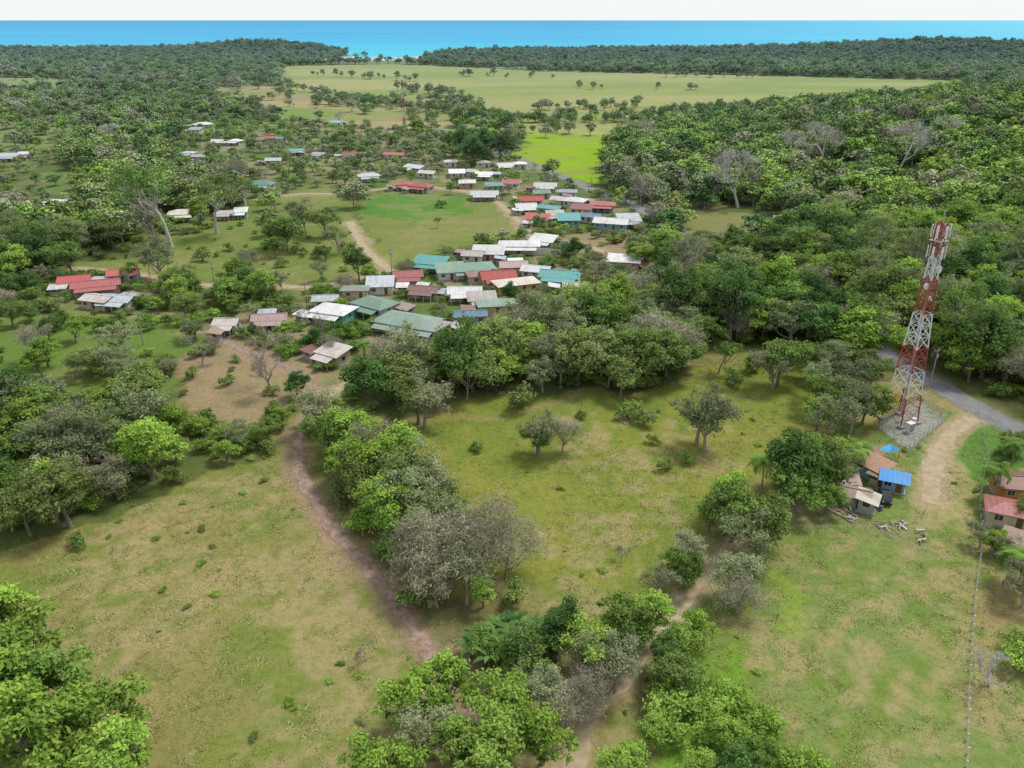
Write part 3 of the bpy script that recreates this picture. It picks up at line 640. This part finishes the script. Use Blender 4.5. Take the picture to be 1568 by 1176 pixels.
for (u,v) in ((1345,778),(1287,765),(1340,700)):
    x_,y_=survey(u,v); e=empty("barrels",(x_,y_,0),rr.uniform(0,3)); b=BB()
    for i in range(3):
        cx_,cy_=i*.75-.7,rr.uniform(-.3,.3); b.cyl((cx_,cy_,.45),.3,.9,0,'z',14); b.cyl((cx_,cy_,.3),.315,.05,1,'z',14); b.cyl((cx_,cy_,.62),.315,.05,1,'z',14)
    b.obj("barrel_bodies",[M_barrel,M_conc],e)
for (u,v,k) in ((1300,790,9),(1385,805,10),(1410,822,6),(1275,778,7),(1355,812,7),(1340,750,5)):
    x_,y_=survey(u,v); e=empty("scrap_pile",(x_,y_,0),rr.uniform(0,3)); b=BB()
    for i in range(k):
        a_=rr.uniform(0,3.14); L=rr.uniform(.6,2.2); p=(rr.uniform(-2,2),rr.uniform(-.8,.8),rr.uniform(.03,.3)); b.beam((p[0]-math.cos(a_)*L/2,p[1]-math.sin(a_)*L/2,p[2]),(p[0]+math.cos(a_)*L/2,p[1]+math.sin(a_)*L/2,p[2]+rr.uniform(-.02,.4)),rr.uniform(.08,.28),rr.choice([0,0,1,2]))
    b.obj("boards",[M_scrap,M_frame,M_conc],e)
M_wallw=simple("painted_wall",(.62,.62,.6,1),.8,.3,.5)
wx,wy=survey(850,385); b=BB()
cw=empty("compound_wall",(wx,wy,0),math.radians(-12)); b.box((-5,-6,1.2),(18,.2,2.4)); b.box((4.1,0.2,1.2),(.2,12,2.4)); b.box((-5,6.4,1.2),(18,.2,2.4))
for i in range(7): b.box((-13.6+i*2.9,-6,1.25),(.3,.3,2.6))
b.obj("wall_panels",[M_wallw],cw)
# ------------------------------------------------------------------ telecom tower
M_red=simple("red_tower_paint",(.42,.08,.07,1),.5,.3,.8); M_wht=simple("white_tower_paint",(.72,.72,.72,1),.5,.2,.8); M_met=simple("galvanised_steel",(.45,.46,.47,1),.5,.2,1,metal=.3)
def tower(name,x,y,HT,w0,w1,nsec,yaw,lw,bw,bands,ant=True):
    e=empty(name,(x,y,float(hz(x,y))),yaw); b=BB()
    def wd(z): return (w0+(w1-w0)*min(1,z/(HT*.82)))/2
    zs=[HT*(i/nsec)**.88 for i in range(nsec+1)]
    for i in range(nsec):
        z0,z1=zs[i],zs[i+1]; m=int(min(bands-1,((z0+z1)/2)/HT*bands))%2
        a,c=wd(z0),wd(z1); cs=[(-1,-1),(1,-1),(1,1),(-1,1)]
        for k in range(4):
            p=cs[k];q=cs[(k+1)%4]
            b.beam((p[0]*a,p[1]*a,z0),(p[0]*c,p[1]*c,z1),lw,m)
            b.beam((p[0]*a,p[1]*a,z0),(q[0]*c,q[1]*c,z1),bw,m); b.beam((q[0]*a,q[1]*a,z0),(p[0]*c,p[1]*c,z1),bw,m)
            b.beam((p[0]*c,p[1]*c,z1),(q[0]*c,q[1]*c,z1),bw,m)
    b.obj("lattice",[M_red,M_wht],e)
    d=BB()
    d.beam((.3,0,1),(.3,0,HT-1),.22,0); d.beam((-.1,0,1),(-.1,0,HT-1),.08,0)
    if ant:
        for z in (HT-1.6,HT-5.5):
            for k in range(6):
                an=k*math.pi/3+.3; R=w1/2+.9; d.box((math.cos(an)*R,math.sin(an)*R,z),(.18,.42,2.3),1,an); d.beam((0,0,z),(math.cos(an)*R,math.sin(an)*R,z),.08,0)
        d.cyl((w1/2+.5,-.4,HT-9),.75,.4,1,'y',16); d.cyl((-w1/2-.5,-.4,HT-12),.6,.4,1,'y',16); d.cyl((w1/2+.6,.2,HT-15),.5,.35,1,'x',16)
        d.beam((0,0,HT),(0,0,HT+2),.1,0)
        d.box((0,0,HT-3.4),(w1+1.2,w1+1.2,.08),0)
    d.obj("antennas_and_cables",[M_met,M_wht],e)
    f=BB()
    for p in [(-1,-1),(1,-1),(1,1),(-1,1)]: f.box((p[0]*w0/2,p[1]*w0/2,.25),(1.1,1.1,.5))
    f.obj("footings",[M_conc],e); return e
tx,ty=survey(1377,645); tower("telecom_tower",tx,ty,41,4.8,1.3,17,math.radians(25),.19,.08,7)
HP.append((tx,ty,7))
tx2,ty2=survey(619,192); tower("radio_mast",tx2,ty2,33,1.6,.9,14,.3,.22,.12,5,False)
for q in [(1130,318),(1255,262),(1375,262),(262,378),(332,358)]:
    x_,y_=surveyt(*q); HP.append((x_,y_,5))
M_grav=simple("gravel",(.30,.31,.26,1),.95,.5,1.0,bump=.5)
cpx=SV([(1345,655),(1392,692),(1447,645),(1405,610)]); add_mesh("gravel_yard",[(p[0],p[1],.02) for p in cpx],[(0,1,2,3)],M_grav)
M_post=simple("white_post",(.62,.61,.58,1),.8,.2,1); M_mesh=simple("fence_wire",(.35,.36,.36,1),.6,.1,1)
def fence(name,P,sp,h,pw,wires=(.4,.8,1.15),close=False,ww=.01):
    x0,y0=P[0]; e=empty(name,(x0,y0,0)); b=BB(); c=BB()
    P=[np.array(p) for p in P]+([np.array(P[0])] if close else [])
    for i in range(len(P)-1):
        L=np.linalg.norm(P[i+1]-P[i]); n=max(1,int(L/sp)); prev=None
        for j in range(n+1):
            q=P[i]+(P[i+1]-P[i])*j/n; z=float(hz(q[0],q[1]))
            if j<n or i==len(P)-2: b.box((q[0]-x0+random.uniform(-.1,.1),q[1]-y0,z+h/2),(pw,pw,h*(1+.2*random.uniform(-1,1))))
            if prev is not None:
                for zz in wires: c.beam((prev[0]-x0,prev[1]-y0,prev[2]+zz*h/1.3),(q[0]-x0,q[1]-y0,z+zz*h/1.3),ww)
            prev=(q[0],q[1],z)
    b.obj("posts",[M_post],e); c.obj("wires",[M_mesh],e)
fence("tower_fence",cpx,2.2,2.2,.14,(.1,.4,.7,1.0,1.25),True,.03)
fence("field_fence",SV([(1503,835),(1494,900),(1488,980),(1482,1080),(1478,1240)]),1.9,1.1,.15,ww=.008)
fence("roadside_fence",SV([(1500,640),(1512,700),(1500,770),(1503,835)]),2.4,1.2,.1,ww=.008)
fence("roadside_fence",SV([(1498,632),(1560,668),(1640,715)]),2.4,1.2,.1,ww=.008)
b=BB(); x_,y_=survey(1392,662); e=empty("equipment_cabinet",(x_,y_,0),.5); b.box((0,0,1.15),(1.4,1,1.9),0); b.box((0,0,.1),(2,1.6,.2),1); b.box((0,0,2.14),(1.6,1.2,.08),0); b.box((-.35,-.52,1.15),(.6,.04,1.6),1); b.box((.35,-.52,1.15),(.6,.04,1.6),1); b.box((3,1.5,1.),(1,.8,1.6),0); b.obj("cabinets",[M_wht,M_conc],e)
def pole(u,v,h=9):
    x,y=survey(u,v); e=empty("utility_pole",(x,y,float(hz(x,y))),.4); b=BB(); b.cyl((0,0,h/2),.17,h,0,'z',10,.1); b.box((0,0,h-.6),(1.8,.12,.12),0)
    for k in (-.8,0,.8): b.cyl((k,0,h-.45),.06,.2,1,'z',6)
    b.cyl((.35,0,h-2),.22,.7,1,'z',10); b.obj("pole",[M_conc,M_met],e)
for q in [(220,528),(1424,590),(1160,425),(1046,362),(140,700),(470,470),(905,300),(600,422),(330,445)]: pole(*q)
# ------------------------------------------------------------------ vehicles
M_carp={k:simple("car_paint_"+k,v,.25,.05,1,spec=.5) for k,v in {'black':(.02,.02,.025,1),'white':(.7,.7,.7,1),'red':(.35,.03,.03,1)}.items()}
M_tyre=simple("tyre",(.02,.02,.02,1),.9,.1)
def car(name,x,y,yaw,col):
    e=empty(name,(x,y,float(hz(x,y))+.04),yaw); prof=[(-2.2,.45),(2.15,.45),(2.25,.8),(2.15,.98),(1.15,1.08),(.55,1.6),(-1.3,1.65),(-2.1,1.1),(-2.25,.9)]
    V=[];F=[];n=len(prof)
    for s_ in (-1,1):
        for p in prof: V.append((p[0],s_*(.85 if p[1]<1.2 else .68),p[1]))
    F=[tuple(range(n)),tuple(range(2*n-1,n-1,-1))]+[(i,n+i,n+(i+1)%n,(i+1)%n) for i in range(n)]
    add_mesh("body",V,F,M_carp[col],e)
    g_=BB()
    for s_ in (-1,1): g_.poly([(1.0,s_*.86,1.12),(.5,s_*.72,1.52),(-1.25,s_*.72,1.55),(-1.85,s_*.86,1.14)])
    g_.poly([(1.12,-.75,1.13),(1.12,.75,1.13),(.62,.62,1.56),(.62,-.62,1.56)]); g_.poly([(-2.06,-.7,1.16),(-2.06,.7,1.16),(-1.4,.62,1.64),(-1.4,-.62,1.64)])
    g_.obj("windows",[M_glass],e); t=BB()
    for xx in (-1.4,1.4):
        for s_ in (-1,1): t.cyl((xx,s_*.8,.34),.34,.24,0,'y',14)
    t.obj("wheels",[M_tyre],e)
    l=BB()
    for s_ in (-1,1): l.box((2.2,s_*.6,.8),(.1,.3,.16)); l.box((-2.22,s_*.65,.9),(.08,.2,.2))
    l.obj("lamps",[M_wht],e)
x_,y_=survey(1354,766); car("parked_car",x_,y_,math.radians(75),'black')
for u,v,c_,yw in [(905,294,'white',100),(560,192,'white',0),(945,372,'red',30),(705,543,'white',20)]:
    x_,y_=survey(u,v); car("parked_car",x_,y_,math.radians(yw),c_)
# ------------------------------------------------------------------ individually standing trees
NM={'broad_a':'broadleaf_tree','broad_b':'broadleaf_tree','tall':'umbrella_tree','lime_a':'lime_green_tree','lime_b':'lime_green_tree','grey_a':'grey_green_tree','grey_b':'grey_green_tree','dark_a':'dark_green_tree','dark_b':'dark_green_tree','twig_a':'leafless_tree','twig_b':'leafless_tree','sparse':'slender_tree','bare_a':'bare_branched_tree','bare_b':'bare_branched_tree','palm':'palm_tree','bush':'bush','bush_lime':'bush','banana':'banana_plant'}
def tree(k,u,v,s=1.,sz=None,yaw=None,tilt=0):
    x,y=surveyt(u,v); o=bpy.data.objects.new(NM[k],K[k]); scene.collection.objects.link(o)
    o.location=(x,y,float(hz(x,y))-.05); o.rotation_euler=(tilt,0,random.uniform(0,6.28) if yaw is None else yaw); o.scale=(s,s,sz or s)
T=[ # hedge along the leaf-littered lane
('grey_a',505,672,.95),('broad_b',522,700,.9),('lime_a',545,708,1.0),('grey_a',560,738,1.0),('lime_a',590,765,1.1),('broad_a',622,795,1.1),('grey_b',652,825,1.05),('lime_a',612,832,1.0),('broad_b',562,770,.85),('grey_a',640,765,1.0),('lime_b',605,735,1.0),('grey_b',668,795,1.0),('broad_a',505,695,.8),('grey_a',685,850,.9),('lime_b',580,800,.8),('broad_a',645,860,.85),('lime_b',530,740,.7),('lime_a',490,655,.7),('broad_a',680,820,.8),('bush',600,860,1.5),('bush_lime',560,810,1.3),('bush',520,770,1.2),('lime_a',660,805,.8),
('twig_a',690,900,1.2),('twig_b',745,890,1.15),('twig_a',650,895,.9),('grey_b',715,925,.8),('twig_a',775,885,.9),('grey_b',720,860,.9),('grey_a',670,930,.6),('bush',640,930,1.2),('bush',790,920,1.1),('lime_b',740,930,.5),
# lower centre thicket
('dark_a',800,1040,.62),('banana',750,1005,1.3),('banana',790,990,1.3),('banana',820,1000,1.2),('dark_b',850,1010,.6),('lime_a',900,1030,.8),('broad_a',950,1010,.8),('lime_b',985,980,.7),('grey_a',905,1060,.75),('lime_b',870,985,.55),('lime_a',780,1030,.5),('broad_b',740,1020,.45),
('lime_a',650,1110,.75),('lime_b',690,1090,.7),('lime_a',770,1120,.8),('lime_a',760,1180,.85),('lime_b',830,1170,.75),('twig_a',860,1120,.65),('twig_b',900,1090,.65),('grey_b',830,1090,.65),('lime_a',600,1230,.75),('grey_a',640,1180,.7),('lime_b',700,1200,.7),('broad_a',740,1230,.7),('grey_b',940,1060,.7),
# lane right hand side
('lime_b',1065,985,.5),('broad_b',1030,1060,.55),('lime_a',1045,1010,.55),('bush_lime',1020,1100,1.4),('dark_b',1010,1040,.45),('grey_a',1110,925,.7),('twig_a',1130,935,.6),('grey_b',1150,910,.6),('broad_a',1045,900,.55),('grey_a',1060,880,.6),('broad_b',1030,890,.5),('grey_b',1000,915,.5),
('broad_a',1120,830,.95),('lime_a',1110,800,.8),('broad_b',1165,845,.85),('grey_a',1150,860,.8),('lime_b',1085,815,.6),('dark_a',1225,770,1.0),('broad_a',1255,750,.95),('lime_a',1235,745,.95),('dark_b',1200,760,.8),('broad_a',1215,790,.75),('broad_a',1265,785,.5),
('grey_a',1260,680,.9),('grey_b',1300,665,.9),('broad_a',1320,650,.8),('broad_b',1270,640,.85),('grey_a',1310,620,.9),('twig_b',1290,640,.8),('lime_b',1250,660,.7),('grey_b',1250,610,.8),('broad_b',1330,600,.9),('grey_a',1280,590,.9),('broad_a',1240,580,.8),
# right side shrubs
('lime_a',1110,1150,.45),('broad_a',1150,1180,.45),('lime_b',1060,1200,.45),('bush_lime',1170,1120,1.0),('bush_lime',1080,1100,1.2),('bush_lime',1040,1080,1.2),('bush_lime',1210,1170,.9),('bush_lime',1240,1190,1.),('bush_lime',1060,1060,1.),('bush_lime',1110,1080,1.1),('bush_lime',1140,1110,1.),('bush_lime',1090,1140,1.1),('bush_lime',1020,1140,1.2),('dark_a',1130,1230,.5),('lime_a',960,1200,.5),('lime_b',990,1150,.45),
# lower left big trees
('lime_a',20,1090,1.15),('broad_a',90,1120,1.05),('lime_a',130,1190,1.1),('lime_b',60,1220,1.2),('lime_a',-40,1010,1.1),('lime_b',180,1250,1.0),('lime_a',-60,1150,1.3),('lime_b',30,1000,.8),
# free standing trees in the middle field
('grey_a',650,655,1.05),('broad_b',640,650,.95),('sparse',715,612,1.1),('grey_b',825,697,.8),('twig_b',862,692,.65),('broad_b',822,695,.55),('broad_a',950,607,.9),('grey_b',1018,572,.95),('broad_b',1190,590,1.05),('grey_a',1183,595,.9),('grey_a',1078,690,.95),('grey_b',1066,680,1.1),('sparse',1100,572,1.),('sparse',1125,595,.6),
('bush',800,625,1.8),('bush',1125,590,1.1),('bush',990,560,2),('bush',760,600,2),('bush',1020,720,.8),('bush',960,640,1.3),('bush',1065,540,1.4),('bush',730,690,.7),('bush',1150,570,1.4),('bush',890,640,.6),('bush',1050,710,.8),('bush',1000,680,.7),('bush',985,650,1.2),
('bare_b',952,862,.25),('bare_b',560,1012,.25),('bush',120,838,.8),('bush',270,738,1.),('bare_a',1515,1050,.4),('bush_lime',1550,1020,1.2),('bush_lime',1560,1000,1.2),
# tall trees by pasture
('tall',262,378,1.75),('tall',332,358,1.4),('tall',225,345,1.3),('tall',378,330,.9),('broad_a',440,385,1.2),('grey_a',470,360,1.2),('broad_b',500,365,1.1),('broad_a',425,380,.9),('bush',310,400,1.5),('bush',490,395,1.5),('grey_b',520,390,.9),('grey_b',240,372,1.3),('lime_b',310,350,1.1),
# bare trees
('bare_a',1130,318,1.9),('bare_a',1255,262,1.7),('bare_a',1375,262,1.7),('bare_b',412,598,1.0),('bare_b',605,578,1.0),('bare_b',480,520,.7),('bare_b',60,560,.9),('twig_b',110,690,.9),('twig_a',1250,470,1.2),('twig_b',1060,420,1.1),('twig_a',1035,445,1.0),('bare_b',310,560,.7),('twig_b',350,300,1.4),('twig_a',365,285,1.3),('bare_a',1450,235,1.3),('bare_a',1200,250,1.3),
('sparse',670,350,.5),('bush',675,318,1.2),
# palms
('palm',1165,755,.8),('palm',1300,735,.75),('palm',1310,725,.7),('palm',1520,765,.75),('palm',1545,725,.75),('palm',1558,900,.7),('palm',205,430,.7),('palm',230,425,.7),('palm',870,475,.8),('palm',895,478,.8),('palm',560,560,.7),('palm',1455,500,.9),('palm',1540,890,.6),
('lime_a',1520,850,.4),('grey_a',1500,840,.4),('broad_a',1550,700,.5),('grey_a',1565,930,.6),('broad_b',1570,800,.5),('broad_a',1535,715,.4),('grey_a',1545,860,.4),
('dark_a',740,248,1.5),('dark_a',710,240,1.4),('dark_b',765,252,1.35),('broad_a',690,232,1.2),('lime_a',640,205,1.1),('dark_a',725,255,1.3),('broad_a',750,240,1.4),
('lime_a',985,410,.8),('lime_b',970,405,.7),('dark_b',550,430,.8),('dark_a',455,610,.5),
]
for t in T: tree(*t)
# ------------------------------------------------------------------ forest masses
def openmask(x,y):
    dens=np.ones(x.shape); size=np.ones(x.shape)
    left=(x<.1*y-30)&(y>330)
    dens[left]=.85; dens[left]-=.45*sstep((vnoise(x,y,75,91)[left]-.52)/.15)
    m=pip(x,y,scrub); dens[m]=.75; size[m]=.74
    m=pip(x,y,belt); dens[m]=1; size[m]=.85
    v_=pip(x,y,village); dens[v_]=.52; size[v_]=np.where(y[v_]>400,.58,.46)
    v_=pip(x,y,village_w)|pip(x,y,village_nw); dens[v_]=.35; size[v_]=.48
    for poly,c,dn in regions:
        m=pip(x,y,poly); dens[m]=dn; size[m]=np.minimum(size[m],.75)
    m=pip(x,y,clear_s); size[m]=.45; dens[m]=np.minimum(dens[m],.7)
    dens[pip(x,y,FG)]=0
    for n_,P,wd,kd in RP:
        dl=dline(x,y,P)
        m=dl<wd/2+(3.2 if kd=='asphalt' else 1.8)
        if kd=='asphalt':
            m&=y<305; size=np.where((dl<20)&(y>235)&(y<305),np.minimum(size,.55),size)
        dens[m]=0
    return dens,size
def gridpts(y0,y1,sp,seed):
    r=np.random.default_rng(seed); yy=np.arange(y0,y1,sp); out=[]
    for k,q in enumerate(yy):
        hw=.74*q+60; xx=np.arange(-hw,hw,sp)+(k%2)*sp/2; out.append(np.stack([xx,np.full(len(xx),q)],1))
    P=np.concatenate(out); P+=r.uniform(-.45,.45,P.shape)*sp; return P,r
def mass(name,coll,y0,y1,sp,seed,far,gain=1.):
    P,r=gridpts(y0,y1,sp,seed); x,y=P[:,0],P[:,1]; d,sz=openmask(x,y); z=hz(x,y)
    keep=(r.random(len(x))<d)&(z>-.5)
    keep&=(z>1.0)|(y<1500)
    keep&=~((np.abs(x+268)<100)&(y>1570)&(r.random(len(x))<.97))
    for hx,hy,hr in HP:
        if y0-30<hy<y1+30:
            keep&=~((np.abs(x-hx)<hr+.8)&(y>hy-hr-6)&(y<hy+hr+1.2))
            sz=np.where((np.abs(x-hx)<hr+4)&(y>hy-hr-24)&(y<hy),np.minimum(sz,.42),sz)
    x,y,z,sz=x[keep],y[keep],z[keep],sz[keep]; n=len(x)
    right=(x>.12*y+25)&(y<900)
    a=vnoise(x,y,35 if not far else 90,41); bq=vnoise(x,y,60 if not far else 120,42); u=r.random(n)
    idx=np.zeros(n,int)
    if not far:
        for mask,base_w in ((~right,[24,18,2,13,10,15,12,5,4,4,4,2,.3,1.2,0,1.2]),(right,[18,15,4,15,11,8,6,13,10,3,3,0,.8,.8,0,.6])):
            ii=np.where(mask)[0]
            if not len(ii): continue
            Wt=np.tile(np.array(base_w,float),(len(ii),1)); aa=a[ii][:,None]; bb=bq[ii][:,None]
            Wt[:,[3,4]]*=.3+2.2*aa**2*2; Wt[:,[5,6,9,10]]*=.25+2.6*bb**2; Wt[:,[7,8]]*=.4+1.8*(1-aa)
            Cm=np.cumsum(Wt,1); Cm/=Cm[:,-1:]; idx[ii]=(u[ii][:,None]>Cm).sum(1)
        s_=r.uniform(.72,1.28,n)*sz*np.where(right&(x>60),1.1,1); sc=np.stack([s_*r.uniform(.95,1.2,n),s_*r.uniform(.95,1.2,n),s_*r.uniform(.8,1.15,n)],1)
    else:
        Wt=np.tile(np.array([22,7,16,13,9,17,11,10,1.2 if y1<600 else 0,1.0 if y1<600 else .3],float),(n,1)); a_=a[:,None]; b_=bq[:,None]
        Wt[:,[3,7]]*=.3+3*a_**2; Wt[:,[2,4,6]]*=.25+3.4*b_**2; Wt[:,[1]]*=.5+1.5*(1-a_)
        Wt[y>1500]*=np.array([1.2,2.6,.4,.3,.2,1.2,.4,.3,1,0]); Wt[right]*=np.array([1,2.,.5,1.4,.9,1,.4,1.6,1,2.2])
        Cm=np.cumsum(Wt,1); Cm/=Cm[:,-1:]; idx=(u[:,None]>Cm).sum(1)
        s_=r.uniform(.55,1.15,n)*sz*gain; sc=np.stack([s_*r.uniform(.95,1.2,n),s_*r.uniform(.95,1.2,n),s_*r.uniform(.7,1.05,n)],1)
    rot=np.stack([r.normal(size=n)*.05,r.normal(size=n)*.05,r.uniform(0,6.28,n)],1)
    ob=scatter(name,coll,np.stack([x,y,z-.1],1),rot,sc,idx); print(name,n); return ob
mass("forest",C_near,95,285,6.3,101,False)
mass("forest",C_far,285,520,7.2,102,True,1.)
mass("distant_forest",C_far,520,900,7.8,103,True,1.)
mass("distant_forest",C_far,900,2250,10.5,104,True,1.05)
r=np.random.default_rng(77); pts=[]
for L,nn in (([(700,182),(820,188),(960,186),(1050,178),(1190,168)],110),([(800,212),(860,204),(945,206)],8),([(640,170),(700,172)],30),([(560,160),(640,168)],14),([(1000,120),(1160,122)],14),([(860,135),(1100,140)],9),([(430,130),(560,160)],24),([(560,150),(700,160),(690,170)],34),([(480,160),(600,165)],26),([(690,118),(840,122)],12),([(1160,186),(1300,165),(1440,148)],36),([(460,118),(560,122),(640,128)],16),([(620,140),(700,150)],26),([(820,168),(960,166)],22)):
    P=resample(SV(L),20); 
    for i in range(nn): q=P[r.integers(len(P))]; pts.append((q[0]+r.normal()*8,q[1]+r.normal()*9))
pts=np.array(pts); n=len(pts); s_=r.uniform(.35,.85,n)
scatter("hedgerow_trees",C_far,np.stack([pts[:,0],pts[:,1],hz(pts[:,0],pts[:,1])],1),np.stack([np.zeros(n),np.zeros(n),r.uniform(0,6.28,n)],1),np.stack([s_]*3,1),r.choice([0,2,5,6],n))
# ------------------------------------------------------------------ undergrowth & grass
C_bush=coll_of("undergrowth",K,['bush','bush_lime'])
P,r=gridpts(110,330,3.6,201); x,y=P[:,0],P[:,1]; d,sz=openmask(x,y); d=np.where(d>=.7,.4,np.where((sz<.62)&(d>.1),.55,np.where(d>0,.12,0)))
for hx,hy,hr in HP: d[(np.abs(x-hx)<hr+1)&(np.abs(y-hy)<hr+1.5)]=0
kp=r.random(len(x))<d; x,y=x[kp],y[kp]; n=len(x); s_=r.uniform(.4,1.2,n)
scatter("undergrowth",C_bush,np.stack([x,y,hz(x,y)],1),np.stack([np.zeros(n),np.zeros(n),r.uniform(0,6.28,n)],1),np.stack([s_,s_,s_*.9],1),r.choice([0,0,1],n)); print("under",n)
def make_tuft(seed,nb,R,h):
    r=np.random.default_rng(seed); b=TB()
    c=r.normal(size=(nb,2))*R*.5; an=r.uniform(0,6.28,nb); hh=h*r.uniform(.5,1.2,nb); le=r.normal(size=(nb,2))*h*.9; wd=.06
    V=np.zeros((nb,4,3)); V[:,0,:2]=c; V[:,0,0]-=wd*np.cos(an);V[:,0,1]-=wd*np.sin(an); V[:,1,:2]=c; V[:,1,0]+=wd*np.cos(an);V[:,1,1]+=wd*np.sin(an)
    V[:,2,:2]=c+le+.02; V[:,2,2]=hh; V[:,3,:2]=c+le; V[:,3,2]=hh
    b.add(V.reshape(-1,3),np.arange(nb*4).reshape(-1,4),0,np.repeat(r.uniform(0,1,nb),4)); return b.mesh("grass_tuft_%d"%seed,[L_grass])
GK={'a':make_tuft(1,34,1.1,.15),'b':make_tuft(2,26,.8,.24),'c':make_tuft(3,46,1.8,.12)}
C_gr=coll_of("grass_tuft",GK,['a','b','c'])
P,r=gridpts(60,235,1.4,301); x,y=P[:,0],P[:,1]; kp=pip(x,y,FG); x,y=x[kp],y[kp]
dens=sstep((vnoise(x,y,5,51)*.5+vnoise(x,y,16,52)*.5-.3)/.35)*.75
for n_,Pp,wd,kd in RP[:4]: dens[dline(x,y,Pp)<wd/2+.3]=0
kp=r.random(len(x))<dens; x,y=x[kp],y[kp]; n=len(x); s_=r.uniform(.6,1.4,n)
scatter("grass",C_gr,np.stack([x,y,hz(x,y)],1),np.stack([np.zeros(n),np.zeros(n),r.uniform(0,6.28,n)],1),np.stack([s_]*3,1),r.choice([0,1,2],n)); print("grass",n)
P,r=gridpts(64,235,3.4,401); x,y=P[:,0],P[:,1]; kp=pip(x,y,FG)&(r.random(len(x))<sstep((vnoise(x,y,24,61)-.4)/.4)*.25); x,y=x[kp],y[kp]
kp=np.ones(len(x),bool)
for n_,Pp,wd,kd in RP[:4]: kp&=dline(x,y,Pp)>wd/2+.8
kp&=~((np.abs(x-tx)<9)&(np.abs(y-ty)<9)); x,y=x[kp],y[kp]; n=len(x); s_=r.uniform(.1,.3,n)
scatter("weeds",C_bush,np.stack([x,y,hz(x,y)],1),np.stack([np.zeros(n),np.zeros(n),r.uniform(0,6.28,n)],1),np.stack([s_*1.5,s_*1.3,s_*.8],1),r.choice([0,1],n)); print("weeds",n)
